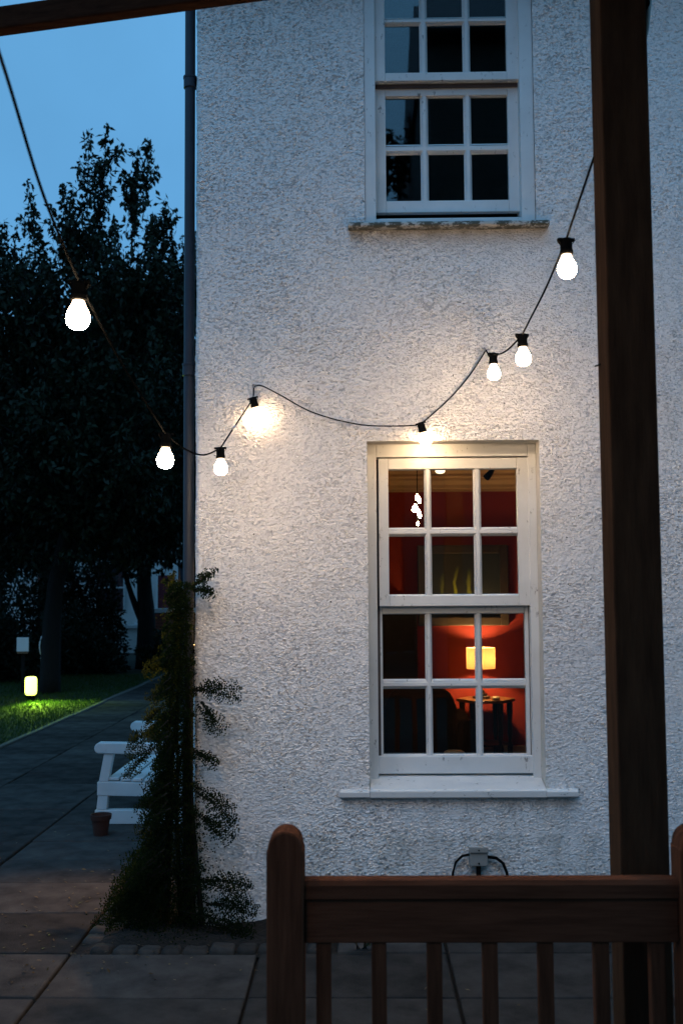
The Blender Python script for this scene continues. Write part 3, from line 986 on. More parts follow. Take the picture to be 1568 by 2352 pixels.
# socket and bulb, hung from the cable at the local origin
hold = MB()
hold.lathe([(.010, .006), (.016, .004), (.018, -.004), (.018, -.030), (.020, -.032), (.020, -.042), (.017, -.044)], n=16)
hold.box(-.026, .026, -.007, .007, -.003, .005)
hold.add([(-.026, -.007, -.003), (-.026, .007, -.003), (-.016, .007, -.016), (-.016, -.007, -.016)], [(0, 1, 2, 3)])
hold.add([(.026, -.007, -.003), (.026, .007, -.003), (.016, .007, -.016), (.016, -.007, -.016)], [(0, 1, 2, 3)])
hold_me = hold.mesh('lamp_holder', smooth=False)
bulbp = [(.014, -.046), (.0155, -.054), (.018, -.064), (.023, -.074), (.0275, -.085), (.030, -.097), (.0298, -.106), (.027, -.117), (.021, -.126), (.012, -.131), (.003, -.1325)]
bulb_me = MB().lathe([(r * .95, -.042 + (z + .046) * .86) for r, z in bulbp], n=20).mesh('bulb', smooth=True)
bulb_near_wall = bulb_me.copy()
TILT = [(0, .03, 0), (0, .03, .3), (0, -.03, 0), (.12, -.30, .3), (.06, -.28, .1), (0, -.05, .5), (0, -.05, .4), (0, -.02, .2)]
for p, e in zip(H + HB, TILT + [(0, .03, .2), (0, 0, .4)]):
    o = put('lamp_holder', hold_me, m_black, st)
    o.location = p
    o.rotation_euler = e
    b = put('bulb', bulb_me if p[1] < 5.2 else bulb_near_wall, m_bulb if p[1] < 5.2 else m_bulbdim, o, local=True)
tie = MB().tube([(-.567, 4.84, 2.325), (-.560, 4.88, 2.345)], [.007, .006], 6)
tie.build('cable_tie', MAT('clear_tie', (.55, .58, .6), rough=.3), st)
for (hx, hz, lab) in ((-.502, 2.592, 'small metal hook in the wall above the left wall bulb'), (.628, 2.762, 'small metal hook in the wall right of the lower window top')):
    hk = MB().tube([(hx - .006, 5.275, hz + .012), (hx - .006, 5.235, hz + .012), (hx - .012, 5.222, hz + .006), (hx - .010, 5.216, hz - .006), (hx + .002, 5.214, hz - .008), (hx + .010, 5.218, hz + .002)], .0028, 8)
    hk.lathe([(.012, -.002), (.012, .002)], (hx - .006, 5.262, hz + .012), 10)
    tag(hk.build('wall_hook', m_steel, smooth=True), lab, 'hook')

# ================================================================ PERGOLA AND RAILING
pg = thing('pergola', 'dark stained timber pergola post and overhead beam in the foreground', 'pergola', (.70, 2.81, 0))
MB().box(.644, .766, 2.75, 2.872, -.02, 3.40).build('post', m_post, pg, bevel=.004)


def beam(p, q, w, h):
    p, q = Vector(p), Vector(q)
    t = (q - p).normalized()
    s_ = t.cross(Vector((0, 0, 1))).normalized() * w / 2
    u = Vector((0, 0, h))
    return MB().hexa([p - s_, p + s_, p + s_ + u, p - s_ + u], [q - s_, q + s_, q + s_ + u, q - s_ + u])


beam((-2.9, 3.50, 3.264), (1.25, 2.575, 3.250), .045, .070).build('beam', m_beam, pg, bevel=.004)
beam((-2.6, .62, 3.25), (1.4, .62, 3.25), .045, .10).build('beam', m_beam, pg, bevel=.004)
beam((.705, 2.66, 3.402), (.705, .4, 3.402), .07, .09).build('beam', m_beam, pg, bevel=.004)
for k in range(9):  # rafters and boards added unseen overhead, cutting sky light on the lower wall
    xr = -2.45 + .42 * k
    MB().box(xr, xr + .045, -1.6, 2.62, 3.495, 3.60).build('added_rafter', m_post, pg)
for k in range(22):
    yr = -1.6 + .19 * k
    MB().box(-2.55, 1.05, yr, yr + .15, 3.601, 3.62).build('added_roof_board', m_post, pg)
nl = MB().tube([(.648, 2.84, 2.191), (.628, 2.835, 2.183)], .0022, 6)
nl.build('nail', m_black, pg)
bk = MB().box(.7665, .792, 2.80, 2.84, 3.155, 3.215)
bk.build('bracket', m_black, pg, bevel=.006)
cd = MB().tube([(.807, 2.83, 3.34), (.797, 2.83, 3.20), (.790, 2.845, 3.11), (.776, 2.875, 3.02), (.70, 2.885, 2.80)], [.009, .009, .008, .006, .005], 8)
tag(cd.build('pale_cord', MAT('pale_cord', (.75, .66, .58), rough=.6), smooth=True), 'pale cord hanging behind the top of the pergola post', 'cord')

ra = thing('wooden_railing', 'dark brown wooden railing with round topped newel posts', 'railing', (.26, 2.6, 0))


def newel(x0, x1, y0, y1, top):
    r = (x1 - x0) / 2
    prof = [(x0, -.02), (x0, top - r - .006)]
    prof += [(x0 + .003 + (r - .003) * (1 - math.cos(a)), top - r + (r) * math.sin(a)) for a in np.linspace(0, math.pi / 2, 8)]
    xc = (x0 + x1) / 2
    prof += [(2 * xc - u, w) for u, w in reversed(prof)][1:]
    return MB().prism(prof, 'y', y0, y1)


for x0 in (-.222, .742):
    newel(x0, x0 + .087, 2.575, 2.662, 1.047).build('newel_post', m_stain, ra, bevel=.006)
MB().prism([(2.594, .886), (2.594, .917), (2.600, .927), (2.610, .930), (2.632, .930), (2.641, .927), (2.646, .917), (2.646, .886)], 'x', -.1345, .7415).build('handrail', m_stainh, ra)
MB().box(-.134, .741, 2.600, 2.640, .783, .8855).build('top_rail', m_stainh, ra, bevel=.003)
for k in range(7):
    xb = -.090 + .1303 * k
    MB().box(xb - .0175, xb + .0175, 2.604, 2.636, .12, .7825).build('baluster', m_stain, ra, bevel=.003)
MB().box(-.134, .741, 2.600, 2.640, .06, .1195).build('bottom_rail', m_stainh, ra, bevel=.003)

ra.location.z = -.013
# ================================================================ CLIMBING SHRUB AT THE CORNER
sh = thing('climbing_shrub', 'dark herringbone leaved shrub climbing the left corner of the house', 'shrub', (-.86, 5.2, 0))
LP, LD, LN = [], [], []
stems = MB()


def frond(o, d, L, droop, nrm, tw=.50):
    """flat herringbone spray: an arching axis with side twigs, tiny leaves in two rows"""
    o, d, nrm = Vector(o), Vector(d).normalized(), Vector(nrm).normalized()
    n = max(5, int(L / .034))
    pts = []
    p, t = o.copy(), d.copy()
    for i in range(n + 1):
        pts.append(p.copy())
        t = (t + Vector((0, 0, -droop * L / n))).normalized()
        p = p + t * (L / n)
    stems.tube([pts[0], pts[n // 2], pts[-1]], [.0035, .0022, .001], 3, cap=False)
    for i in range(1, n):
        t = (pts[i + 1] - pts[i - 1]).normalized()
        side = t.cross(nrm).normalized()
        f = i / n
        for s_ in (-1, 1):
            tl_ = L * tw * (1 - f) ** .8 * random.uniform(.7, 1.1) * min(1, .35 + 2.2 * f) + .012
            td = (t * .88 + side * s_ * .55 + nrm * random.uniform(-.15, .15)).normalized()
            m_ = max(2, int(tl_ / .0090))
            for j in range(m_):
                q = pts[i] + td * (tl_ * j / m_) + Vector((0, 0, -1)) * (tl_ * j / m_) ** 2 * droop * .5
                sd = td.cross(nrm).normalized()
                q = q + Vector((random.gauss(0, .003), random.gauss(0, .003), random.gauss(0, .003)))
                for z_ in (-1, 1):
                    if random.random() < .12:
                        continue
                    LP.append(q)
                    LD.append(td * .45 + sd * z_ + nrm * random.uniform(-.3, .3))
                    LN.append(nrm + Vector((random.uniform(-.4, .4), random.uniform(-.4, .4), random.uniform(-.4, .4))))
    for j in range(int(L / .012)):
        a_ = j / (L / .012) * n
        i = min(int(a_), n - 1)
        q = pts[i].lerp(pts[i + 1], a_ - i)
        for z_ in (-1, 1):
            t = (pts[i + 1] - pts[i]).normalized()
            LP.append(q)
            LD.append(t * .5 + t.cross(nrm) * z_)
            LN.append(nrm)


# woody stems fanning up the corner
for k in range(9):
    xb = -.86 + random.uniform(-.10, .12)
    yb = 5.24 + random.uniform(-.03, .05)
    top = random.uniform(.8, 1.72)
    xt = -.83 + random.uniform(-.05, .03)
    stems.tube([(xb, yb, -.02), ((xb + xt) / 2 - .02, yb + .02, top * .5), (xt, 5.245 + random.uniform(-.01, .01), top)], [.014, .010, .004], 6, cap=False)


def reach(z):      # how far the shrub hangs out to the left of the pipe at a height
    return float(np.interp(z, [0, .2, .4, .6, .8, 1.0, 1.2, 1.4, 1.6, 1.75], [.33, .245, .155, .10, .07, .05, .03, .012, .004, .002]))


for k in range(24000):      # dense dark heart of the plant
    z = 1.64 * random.random() ** 1.55
    w = reach(z)
    u = random.gauss(0, 1)
    LP.append(Vector((-.868 + u * (.024 + .30 * w) - w * .10, 5.21 + random.gauss(0, .045 + .12 * w), z)))
    LD.append(Vector((random.gauss(0, .7), random.gauss(0, .7), random.gauss(-.4, .6))))
    LN.append(Vector((random.gauss(0, 1), random.gauss(-1, 1), random.gauss(.3, 1))))
for k in range(150):        # sprays drooping over one another like skirts
    z = 1.62 * random.random() ** 1.05 + .08
    w = reach(z)
    if random.random() < .86:
        o = (-.88 - random.random() * w * .35, 5.16 + random.uniform(-.08, .20), z + w * .35)
        d = (-random.uniform(.35, .85), random.uniform(-.35, .25), -random.uniform(.15, .95))
        L = w * random.uniform(.85, 1.5) + .05
    else:
        o = (-.83, 5.15 + random.uniform(-.03, .05), z)
        d = (random.uniform(.3, .9), -random.uniform(.1, .5), random.uniform(-.7, .45))
        L = w * random.uniform(.25, .55) + .05
    frond(o, d, min(L, .40), random.uniform(1.0, 4.0), (random.uniform(-.5, .5), -1, random.uniform(-.2, .9)), random.uniform(.35, .65))
for z in (1.44, 1.40, 1.30, 1.22, 1.16, 1.08, 1.02, .96, .90, .84, .78, .70):      # outer sprays that catch the lantern
    x = -.885 - reach(z) * random.uniform(.75, 1.0)
    frond((x, 5.40 + random.uniform(-.03, .05), z), (-.6, random.uniform(-.1, .25), random.uniform(-.7, .0)), random.uniform(.06, .13), random.uniform(1, 3), (random.uniform(-.6, .3), -1, random.uniform(0, .6)), .45)
# fronds one can pick out against the wall and the path
for (o, d, L, dr) in (((-.80, 5.19, 1.62), (.75, -.15, .60), .16, .2), ((-.80, 5.19, 1.60), (.9, -.2, .25), .13, .4), ((-.82, 5.18, 1.60), (-.6, -.2, -.5), .15, .5),
                      ((-.79, 5.17, 1.12), (.9, -.12, .28), .25, .6), 
                      ((-.76, 5.17, 1.06), (.7, -.15, -.6), .18, 2.2), ((-.78, 5.15, .84), (.9, -.2, -.05), .14, .8),
                      ((-.78, 5.15, .66), (.85, -.2, .05), .26, 1.4), ((-.76, 5.15, .55), (.8, -.2, -.25), .22, .8),
                      ((-.74, 5.13, .24), (.9, -.25, .30), .26, .6), ((-.72, 5.12, .14), (.9, -.2, .30), .28, .8), ((-.72, 5.10, .08), (.9, -.2, .18), .30, .8),
                      ((-.88, 5.22, 1.28), (-.9, .1, .30), .22, 2.6), ((-.90, 5.24, 1.02), (-.7, .2, -.35), .22, 1.5), ((-.90, 5.2, .78), (-.7, -.2, -.5), .26, .7),
                      ((-.92, 5.2, .62), (-.6, -.2, -.7), .30, .3), ((-.92, 5.2, .45), (-.8, -.1, -.5), .32, .4), ((-.92, 5.15, .30), (-.9, -.2, -.2), .30, .8), ((-.95, 5.2, .18), (-.9, -.1, .05), .30, .8),
                      ((-.89, 5.66, 1.43), (-.5, .3, .1), .10, 2.0), ((-.93, 5.66, 1.22), (-.6, .2, -.2), .14, 2.0), ((-.98, 5.68, 1.12), (-.7, .1, -.2), .18, 1.5), ((-1.02, 5.68, 1.00), (-.8, .1, -.3), .19, 1.2), ((-1.04, 5.64, .90), (-.8, .0, -.3), .22, 1.0), ((-1.05, 5.60, .80), (-.8, -.1, -.4), .22, 1.0), ((-.90, 5.48, .70), (-.8, -.1, -.3), .24, 1.0)):
    for rep in range(3):
        frond(Vector(o) + Vector((random.uniform(-.012, .012), random.uniform(-.015, .015), random.uniform(-.014, .014))), Vector(d) + Vector((0, random.uniform(-.15, .15), random.uniform(-.45, .10))), L * random.uniform(.6, 1.1), dr + random.uniform(.2, 2.2), (random.uniform(-.6, .3), -1, random.uniform(.0, .6)), random.uniform(.42, .68))
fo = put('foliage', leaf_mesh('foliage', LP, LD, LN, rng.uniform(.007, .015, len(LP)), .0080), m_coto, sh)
fo['kind'] = 'stuff'
stems.build('stem', m_stem, sh)

# small fern growing by the foot of the wall
fe = thing('small_fern', 'small green fern beside the setts behind the railing', 'fern', (-.02, 4.90, 0))
LP, LD, LN = [], [], []
stems = MB()
for k in range(5):
    frond((-.02 + .01 * k, 4.93, .0), (random.uniform(-.6, .6), -.4, .8), .20, 5.0, (0, -.3, 1), .35)
f2 = put('frond', leaf_mesh('frond', LP, LD, LN, .011, .006), m_blade, fe)
f2['kind'] = 'stuff'
stems.build('stem', m_stem, fe)

# ================================================================ SIDE WALL LANTERN (lights the shrub from behind)
la = thing('wall_lantern', 'small warm lantern on the side wall hidden behind the shrub', 'lantern', (-.80, 6.25, 1.75))
MB().box(-.82, -.796, 6.20, 6.30, 1.66, 1.84).build('back_plate', m_black, la, bevel=.004)
MB().lathe([(.06, 1.855), (.055, 1.87), (.01, 1.90)], (-.875, 6.25, 0), 14).build('hood', m_black, la)
MB().lathe([(.012, 1.78), (.020, 1.80), (.020, 1.835), (.010, 1.85)], (-.875, 6.25, 0), 12).build('bulb', EMIT('lantern_bulb', (1, .45, .12), 12), la, smooth=True)
sl = bpy.data.lights.new('lantern_light', 'SPOT')
sl.energy = 100
sl.color = (1.0, .52, .18)
sl.spot_size = R(105)
sl.spot_blend = .5
sl.shadow_soft_size = .02
slo = bpy.data.objects.new('lantern_light', sl)
COL.objects.link(slo)
slo.location = (-.885, 6.20, 1.76)
slo.rotation_euler = Vector((-.30, -1.0, -.95)).to_track_quat('-Z', 'Y').to_euler()

# ================================================================ BENCH, POT
bn = thing('garden_bench', 'white painted wooden bench by the side of the house', 'bench', (-1.5, 7.53, 0))
for ye in (7.52, 8.70):
    y0, y1 = ye, ye + .06
    arm = [(-1.80, .478), (-1.815, .482), (-1.828, .495), (-1.832, .512), (-1.828, .530), (-1.815, .546), (-1.80, .552), (-1.45, .545), (-1.18, .552), (-1.18, .478), (-1.45, .470)]
    MB().prism(arm, 'y', y0 - .01, y1 + .01).build('armrest', m_bench, bn, bevel=.006)
    MB().hexa([(-1.800, y0, .285), (-1.735, y0, .285), (-1.735, y1, .285), (-1.800, y1, .285)], [(-1.765, y0, .476), (-1.700, y0, .476), (-1.700, y1, .476), (-1.765, y1, .476)]).build('leg', m_bench, bn, bevel=.004)
    MB().hexa([(-1.815, y0, .095), (-1.745, y0, .095), (-1.745, y1, .095), (-1.815, y1, .095)], [(-1.805, y0, .192), (-1.735, y0, .192), (-1.735, y1, .192), (-1.805, y1, .192)]).build('leg', m_bench, bn, bevel=.004)
    MB().hexa([(-1.22, y0, 0), (-1.15, y0, 0), (-1.15, y1, 0), (-1.22, y1, 0)], [(-1.17, y0, .86), (-1.10, y0, .86), (-1.10, y1, .86), (-1.17, y1, .86)]).build('leg', m_bench, bn, bevel=.004)
    MB().prism([(-1.81, .193), (-1.81, .284), (-1.70, .286), (-1.40, .272), (-1.23, .255), (-1.23, .180), (-1.60, .188)], 'y', y0 - .004, y1 + .004).build('seat_rail', m_bench, bn, bevel=.004)
    MB().box(-1.825, -1.14, y0 - .004, y1 + .004, .0, .094).build('foot_rail', m_bench, bn, bevel=.004)
for k, x in enumerate((-1.735, -1.652, -1.570, -1.488, -1.406, -1.324)):
    z = .292 - .004 * k
    MB().box(x, x + .070, 7.53, 8.76, z, z + .022).build('seat_slat', m_bench, bn, bevel=.005)
for k in range(9):
    y = 7.64 + k * .125
    MB().hexa([(-1.19, y, .34), (-1.175, y, .34), (-1.175, y + .06, .34), (-1.19, y + .06, .34)], [(-1.135, y, .80), (-1.12, y, .80), (-1.12, y + .06, .80), (-1.135, y + .06, .80)]).build('back_slat', m_bench, bn)
MB().box(-1.15, -1.10, 7.58, 8.70, .80, .87).build('back_rail', m_bench, bn, bevel=.005)
pot = thing('flower_pot', 'empty terracotta flower pot on the paving by the bench foot', 'flower pot', (-1.70, 7.17, 0))
MB().lathe([(.045, 0), (.060, .105), (.068, .107), (.071, .138), (.063, .139), (.060, .125), (.042, .012)], (-1.70, 7.17, 0), 20).build('pot_body', m_terra, pot, smooth=False)

# ================================================================ GARDEN LAMP
gl = thing('garden_lamp', 'glowing rounded lamp standing on the lawn', 'garden lamp', (-4.785, 15.8, 0))
MB().lathe([(.06, -.02), (.06, .055), (.085, .06), (.085, .085)], (-4.785, 15.8, 0), 16).build('base', m_black, gl)
MB().lathe([(.060, .088), (.080, .11), (.084, .15), (.084, .30), (.078, .335), (.060, .35), (.01, .353)], (-4.785, 15.8, 0), 20).build('diffuser', EMIT('lamp_diffuser', (0.85, 1.0, 0.12), 5.0), gl, smooth=True)

gs = bpy.data.lights.new('garden_lamp_light', 'SPOT')
gs.energy = 190
gs.color = (.50, 1.0, .06)
gs.spot_size = R(125)
gs.spot_blend = .8
gs.shadow_soft_size = .06
gso = bpy.data.objects.new('garden_lamp_light', gs)
COL.objects.link(gso)
gso.location = (-4.71, 15.66, .20)
gso.rotation_euler = Vector((.75, -.85, -.42)).to_track_quat('-Z', 'Y').to_euler()

# ================================================================ SIGN AND CHAIR IN THE GARDEN
sg = thing('garden_sign', 'small white board on a wooden post beyond the lawn lamp', 'sign', (-5.286, 17.0, 0))
MB().box(-5.38, -5.19, 16.99, 17.01, .65, .87).build('board', m_bench, sg, bevel=.004)
MB().box(-5.37, -5.20, 16.98, 17.03, .62, .649).build('ledge', MAT('weathered_oak', (.16, .09, .05), rough=.8), sg)
MB().box(-5.31, -5.26, 17.012, 17.06, 0, .80).build('post', m_bark, sg)
gc = thing('garden_chair', 'pale garden chair with oval back under the trees', 'chair', (-4.98, 17.1, 0))
MB().tube([(-4.985 + .035 * math.cos(a), 17.1 + .10 * math.cos(a), .73 + .17 * math.sin(a)) for a in np.linspace(0, 2 * math.pi, 22)], .011, 6).build('back_hoop', m_bench, gc)
MB().box(-5.0, -4.97, 17.0, 17.35, .42, .45).build('seat', m_bench, gc)
for (px, py) in ((-5.0, 17.02), (-4.97, 17.33), (-5.0, 17.33), (-4.97, 17.02)):
    MB().tube([(px, py, 0), (px, py, .56)], .010, 6).build('leg', m_bench, gc)

# ================================================================ TREES
def tree(name, label, base, trunk, crown, nshoot, leaf, tips=(), mat=None, group=None, perl=26, trunk_r=.16, limbs=9):
    """trunk: list of points; crown: (centre, radii). Shoots start inside the crown and end at its skin."""
    t = thing(name, label, 'tree', base, group)
    wood = MB()
    P, D, N = [], [], []
    for i, (poly, r0) in enumerate(trunk):
        MB().tube(spline(poly, 4), [r0 * (1 - .6 * j / (4 * (len(poly) - 1))) for j in range(4 * (len(poly) - 1) + 1)], 8).build('branch' if i else 'trunk', m_bark, t, smooth=True)
    c, rad = Vector(crown[0]), Vector(crown[1])
    top = Vector(trunk[0][0][-1])
    for i in range(limbs):
        v = Vector((random.gauss(0, 1), random.gauss(0, 1), random.uniform(.1, 1.5))).normalized()
        e = c + Vector((v.x * rad.x, v.y * rad.y, v.z * rad.z)) * .75
        m_ = (top + e) / 2 + Vector((random.uniform(-.2, .2), random.uniform(-.2, .2), .2))
        MB().tube(spline([top, m_, e], 4), [trunk_r * .35 * (1 - .8 * q / 8) for q in range(9)], 5, cap=False).build('branch', m_bark, t)
    shoots = []
    boughs = []
    for i in range(60):
        v = Vector((random.gauss(0, 1), random.gauss(0, 1), random.gauss(0, 1))).normalized()
        boughs.append((v, random.random() ** .35, random.uniform(.6, 1.5)))
    for i in range(nshoot):
        if i % 3:
            v, rr_, sz = boughs[random.randrange(60)]
            g_ = .17 * rad.x * sz
            q = c + Vector((v.x * rad.x, v.y * rad.y, v.z * rad.z)) * rr_ + Vector((random.uniform(-1.5, 1.5) * g_, random.uniform(-1.5, 1.5) * g_, random.uniform(-1.5, 1.2) * g_))
        else:
            v = Vector((random.gauss(0, 1), random.gauss(0, 1), random.gauss(0, 1))).normalized()
            q = c + Vector((v.x * rad.x, v.y * rad.y, v.z * rad.z)) * random.random() ** .5
        d = (Vector((v.x, v.y, v.z * .6 + .75))).normalized()
        Ls = random.uniform(.35, .85) * (rad.x / 1.9) ** .3
        shoots.append((q - d * Ls * .5, d, Ls, .12))
    for tp in tips:
        tp = Vector(tp)
        d = (tp - c).normalized() * .55 + Vector((random.uniform(-.08, .08), random.uniform(-.1, .1), .85))
        d.normalize()
        L_ = random.uniform(1.1, 1.5)
        shoots.append((tp - d * L_, d, L_, .15))
        shoots.append((tp - d * L_, d, L_ * .97, .12))
        for s_ in range(5):
            d2 = (d + Vector((random.uniform(-.45, .45), random.uniform(-.4, .4), -.15))).normalized()
            shoots.append((tp - d * L_ * random.uniform(.5, .9), d2, L_ * random.uniform(.3, .5), .10))
    for (q, d, Ls, sp_) in shoots:
        wood.tube([q, q + d * Ls], [.012, .003], 3, cap=False)
        n_ = int(perl * Ls / .6)
        f = np.sort(rng.random(n_)) ** .8
        Pq = np.array(q)[None] + np.array(d)[None] * (f * Ls)[:, None] + rng.normal(0, sp_ * .55, (n_, 3)) * (1.05 - .75 * f)[:, None]
        Dq = rng.normal(0, .8, (n_, 3))
        Dq[:, 2] -= .75
        P.append(Pq)
        D.append(Dq)
        N.append(rng.normal(0, 1, (n_, 3)))
    P, D, N = np.concatenate(P), np.concatenate(D), np.concatenate(N)
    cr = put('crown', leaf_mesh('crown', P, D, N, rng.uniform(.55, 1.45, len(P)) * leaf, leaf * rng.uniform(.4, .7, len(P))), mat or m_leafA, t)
    cr['kind'] = 'stuff'
    wood.build('twigs', m_bark, t)['kind'] = 'stuff'
    return t


G = 'trees along the garden'
TA = [(-5.308, 17, 8.235), (-4.776, 17.1, 8.229), (-4.55, 16.9, 8.1), (-4.325, 17, 9.093), (-4.041, 17, 9.199), (-4.15, 17.1, 8.6), (-3.365, 17, 8.935), (-3.50, 16.9, 8.75), (-3.6, 17, 8.3), (-3.077, 17, 7.918), (-3.2, 16.8, 7.6), (-2.933, 17, 7.270), (-5.15, 17.2, 7.4)]
tree('broadleaf_tree', 'tallest dark tree with upright shoots against the dusk sky', (-4.85, 17, 0),
     [([(-4.85, 17, -.05), (-4.80, 17.05, 1.6), (-4.45, 17, 3.2), (-4.15, 17, 5.2)], .17), ([(-4.72, 17, 1.9), (-3.9, 17.2, 3.4), (-3.3, 17.1, 5.0)], .09)],
     ((-4.05, 17, 4.55), (1.80, 1.7, 2.80)), 1900, .108, TA, group=G)
tree('broadleaf_tree', 'dark tree at the left edge behind the string bulb', (-6.6, 18, 0),
     [([(-6.6, 18, -.05), (-6.55, 18, 2.0), (-6.5, 18, 4.8)], .16)],
     ((-6.35, 18.2, 4.4), (1.7, 1.6, 3.1)), 1000, .105, [(-6.02, 18, 7.95), (-5.83, 18, 7.6), (-6.3, 18, 7.8)], m_leafB, G)
tree('broadleaf_tree', 'dark tree close behind the drainpipe', (-2.6, 20.5, 0),
     [([(-2.6, 20.5, -.05), (-2.6, 20.5, 2.2), (-2.7, 20.5, 5.0)], .17)],
     ((-3.1, 20.5, 5.2), (1.7, 1.6, 3.1)), 1000, .11, [(-3.55, 20.5, 8.3), (-3.2, 20.3, 7.9)], m_leafB, G)
tree('forked_tree', 'dark forked trunk tree standing before the far white house', (-4.51, 22.9, 0),
     [([(-4.51, 22.9, -.05), (-4.50, 22.9, 1.0), (-4.55, 22.9, 2.2), (-4.35, 22.9, 4.5)], .23), ([(-4.55, 22.9, .85), (-4.80, 22.8, 1.5), (-5.15, 22.9, 2.6)], .09), ([(-4.50, 22.8, 1.1), (-4.62, 22.8, 1.9), (-4.9, 22.9, 3.0)], .08)],
     ((-4.9, 22.9, 4.6), (2.6, 1.9, 2.5)), 1300, .15, (), m_leafB, G)
for (lab, x, y, rx, rz, zc) in (('far dark tree to the left of the forked tree', -8.4, 25, 2.2, 3.0, 4.6), ('far dark tree at the left edge of the garden', -10.5, 26.5, 2.2, 3.2, 4.6),
                           ('far dark tree behind the brick wall', -3.4, 35.0, 2.4, 2.9, 6.6), ('far dark tree in front of the far house roof', -8.6, 29.5, 2.2, 2.6, 5.0)):
    tree('far_tree', lab, (x, y, 0), [([(x, y, -.05), (x, y, 2), (x + .1, y, zc)], .2)], ((x, y, zc), (rx, 1.8, rz)), 520, .17, (), m_hedge, G, 24)


def shrub(label, x, y, rx, ry, h, n, leaf):
    t = thing('garden_shrub', label, 'shrub', (x, y, 0), 'dark shrubs below the trees')
    v = rng.normal(0, 1, (n, 3))
    v /= np.linalg.norm(v, axis=1, keepdims=True)
    v[:, 2] = np.abs(v[:, 2])
    r = rng.random(n) ** .35 * (1 + .18 * np.sin(v[:, 0] * 9 + v[:, 2] * 7))
    P = np.column_stack([x + v[:, 0] * r * rx, y + v[:, 1] * r * ry, v[:, 2] * r * h + .02])
    D = v + rng.normal(0, .7, (n, 3))
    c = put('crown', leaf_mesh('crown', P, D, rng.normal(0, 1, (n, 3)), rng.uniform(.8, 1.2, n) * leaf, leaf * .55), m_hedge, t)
    c['kind'] = 'stuff'
    s_ = MB()
    for k in range(5):
        s_.tube([(x, y, -.02), (x + random.uniform(-.5, .5) * rx, y + random.uniform(-.5, .5) * ry, h * .7)], [.03, .008], 5, cap=False)
    s_.build('stem', m_stem, t)


for (lab, x, y, rx, ry, h) in (('low dark shrub at the far end of the lawn left', -7.6, 21.2, 1.3, .8, 1.35), ('low dark shrub left of the forked trunk', -6.0, 22.6, .95, .8, 1.15),
                               ('low dark shrub at the end of the path', -3.6, 22.2, .9, .7, .75), ('dark shrub behind the garden bench end', -2.3, 21.8, .9, .7, 1.3), ('dark shrub beside the small white board', -6.6, 19.4, .8, .7, 1.2),
                               ('rounded dark shrub between the white board and forked tree', -5.3, 21.0, .75, .6, .8), ('dark shrub far behind the garden chair', -7.3, 24.0, 1.3, .8, 2.3), ('dark shrub filling the gap at far left', -9.4, 23.0, 1.5, .8, 2.3), ('tall dark shrub left before the far white house', -6.9, 25.0, .75, .6, 3.0), ('tall dark shrub beside the forked trunk', -6.05, 25.2, .62, .5, 2.9)):
    shrub(lab, x, y, rx, ry, h, 5200, .10)

# ================================================================ FAR HOUSE, BRICK WALL, CAR
m_white = MAT('far_white_wall', (0.66, 0.67, 0.66), rough=0.8, scale=2)
m_dkglass = MAT('dark_far_glass', (0.03, 0.035, 0.045), rough=0.1, spec=0.6)
m_maroon = MAT('maroon_door', (0.10, 0.02, 0.03), rough=0.4)
m_brick = MAT('red_brick', (0.26, 0.075, 0.05), (0.19, 0.055, 0.04), rough=0.85, scale=30)
fh = thing('far_house', 'white house with maroon door glimpsed beyond the trees', 'house', (-6.5, 33, 0))
MB().box(-11, -1.5, 33, 39, 0, 5.4).build('wall', m_white, fh)
MB().prism([(32.6, 5.4), (39.4, 5.4), (36, 8.2)], 'x', -11.3, -1.2).build('roof', m_slate, fh)
dd = MB().box(-6.13, -5.62, 32.95, 33.0, .35, 2.05).build('door', m_maroon, fh)
MB().box(-6.20, -6.131, 32.93, 32.999, .3, 2.12).build('door_frame', m_white, fh)
for (wx, wz) in ((-5.10, 1.0), (-7.6, 1.0), (-9.4, 1.0), (-5.10, 3.2), (-7.0, 3.2), (-9.0, 3.2)):
    w_ = MB().box(wx - .46, wx + .46, 32.95, 32.999, wz - .05, wz + 1.45).build('window', m_dkglass, fh)
    w_['_w'] = (0, 0, 0)
    wf = MB()
    for q in (-.46, -.02, .42):
        wf.box(wx + q, wx + q + .045, 32.92, 32.949, wz - .05, wz + 1.45)
    wf.box(wx - .46, wx + .46, 32.925, 32.948, wz + .66, wz + .71)
    wf.build('frame', m_bench, w_)
MB().box(-6.5, -5.3, 31.9, 33.0, 0, .32).build('step', m_kerb, fh)

bw = thing('brick_wall', 'low red brick wall with white coping before the far house', 'wall', (-4.2, 25, 0))
MB().box(-4.86, -2.2, 25.04, 25.21, -.02, 1.07).build('core', m_joint, bw)
brick_me = MB().box(-.105, .105, -.02, .03, -.0325, .0325).mesh('brick')
for r in range(14):
    for k in range(13):
        x = -4.745 + k * .22 + (.11 if r % 2 else 0)
        if x > -2.3:
            continue
        o = put('brick', brick_me, m_brick, bw)
        o.location = (x, 25.03, .04 + r * .0755)
MB().box(-4.92, -2.1, 24.97, 25.28, 1.07, 1.175).build('coping', m_bench, bw, bevel=.01)
pw = thing('white_garden_wall', 'low white wall glimpsed between the dark trunks', 'wall', (-6.1, 28, 0))
MB().box(-7.2, -5.2, 28, 28.2, -.02, .62).build('wall', m_white, pw)
MB().box(-7.25, -5.15, 27.95, 28.25, .62, .70).build('coping', m_bench, pw)
m_car = MAT('dark_blue_car_paint', (0.03, 0.05, 0.10), (0.025, 0.045, 0.09), rough=0.2, spec=0.7)
car = thing('parked_car', 'dark blue car parked beyond the low brick wall', 'car', (-4.2, 29, 0))
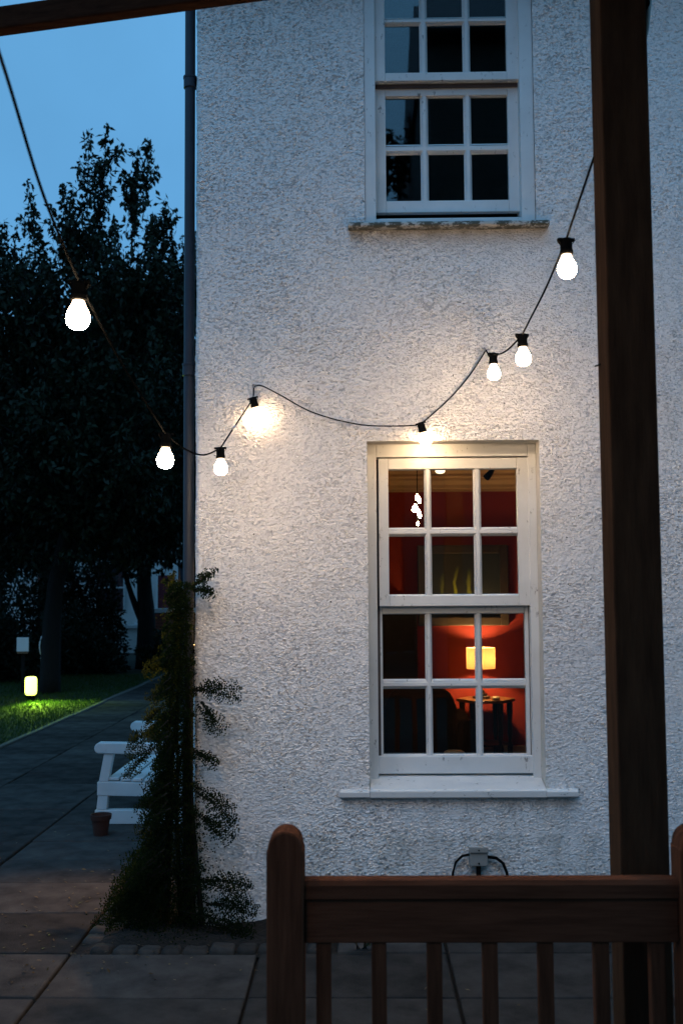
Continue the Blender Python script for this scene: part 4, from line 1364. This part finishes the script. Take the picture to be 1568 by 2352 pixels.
side_ = [(-5.9, .35), (-5.95, .62), (-5.85, .82), (-5.2, .92), (-4.75, 1.32), (-4.3, 1.42), (-3.4, 1.40), (-2.85, 1.0), (-2.3, .92), (-2.2, .6), (-2.25, .35)]
MB().prism(side_, 'y', 28.6, 30.2).build('body', m_car, car, bevel=.06)
for (x0, x1, x2, x3) in ((-5.02, -4.05, -4.10, -4.62), (-3.98, -3.0, -3.42, -4.0)):
    MB().prism([(x0, .97), (x1, .97), (x2, 1.34), (x3, 1.30)], 'y', 28.588, 28.6).build('side_window', m_dkglass, car)
for x in (-5.15, -2.95):
    for y in (28.58, 30.06):
        wv = MB().prism([(x + .31 * math.cos(a), .31 + .31 * math.sin(a)) for a in np.linspace(0, 2 * math.pi, 20, endpoint=False)], 'y', y, y + .16)
        wo = wv.build('wheel', m_black, car)
        wo['_w'] = (0, 0, 0)
        MB().prism([(x + .18 * math.cos(a), .31 + .18 * math.sin(a)) for a in np.linspace(0, 2 * math.pi, 14, endpoint=False)], 'y', y - .01, y).build('rim', m_steel, wo)
MB().box(-5.95, -5.80, 28.58, 28.85, .62, .74).build('headlight', m_bench, car, bevel=.02)

# ================================================================ BEHIND THE CAMERA (seen mirrored in the panes)
nh = thing('neighbouring_house', 'dark tall house wing behind the viewer mirrored in the panes', 'house', (5.5, -6, 0))
m_dkwall = MAT('dark_stone_wall', (0.07, 0.065, 0.06), rough=0.9, scale=3)
MB().box(1.12, 9.5, -13, -6, 0, 10.3).build('wall', m_dkwall, nh)
MB().prism([(-13.4, 10.3), (-5.75, 10.3), (-9.6, 13.0)], 'x', 1.05, 9.8).build('roof', m_slate, nh)
MB().tube([(1.05, -5.72, 10.35), (9.8, -5.72, 10.35)], .07, 10).build('gutter', m_black, nh)
tree('broadleaf_tree', 'tree behind the viewer mirrored in the upper window', (.2, -9.5, 0),
     [([(.2, -9.5, 0), (.25, -9.5, 3), (.3, -9.5, 7)], .25)], ((.2, -9.5, 6.3), (2.0, 1.8, 3.4)), 420, .17, [(.65, -9.5, 10.3), (1.1, -9.5, 10.5), (.3, -9.5, 9.9)], m_leafB, 'trees behind the viewer', 24)

hg = thing('added_hedge', 'added dark hedge behind the viewer that darkens the lower panes', 'hedge', (-6, -14, 0))  # hedge added so the lower panes do not mirror open sky
nH = 16000
P = np.column_stack([-14 + 16 * rng.random(nH), -14 + rng.normal(0, .5, nH), 6.4 * rng.random(nH) ** .8])
put('foliage', leaf_mesh('foliage', P, rng.normal(0, 1, (nH, 3)), rng.normal(0, 1, (nH, 3)), .22, .12), m_hedge, hg)['kind'] = 'stuff'
MB().box(-14, 2, -14.6, -14.2, 0, 6.0).build('core', m_stem, hg)

for o in list(bpy.data.objects):
    if '_w' in o:
        del o['_w']
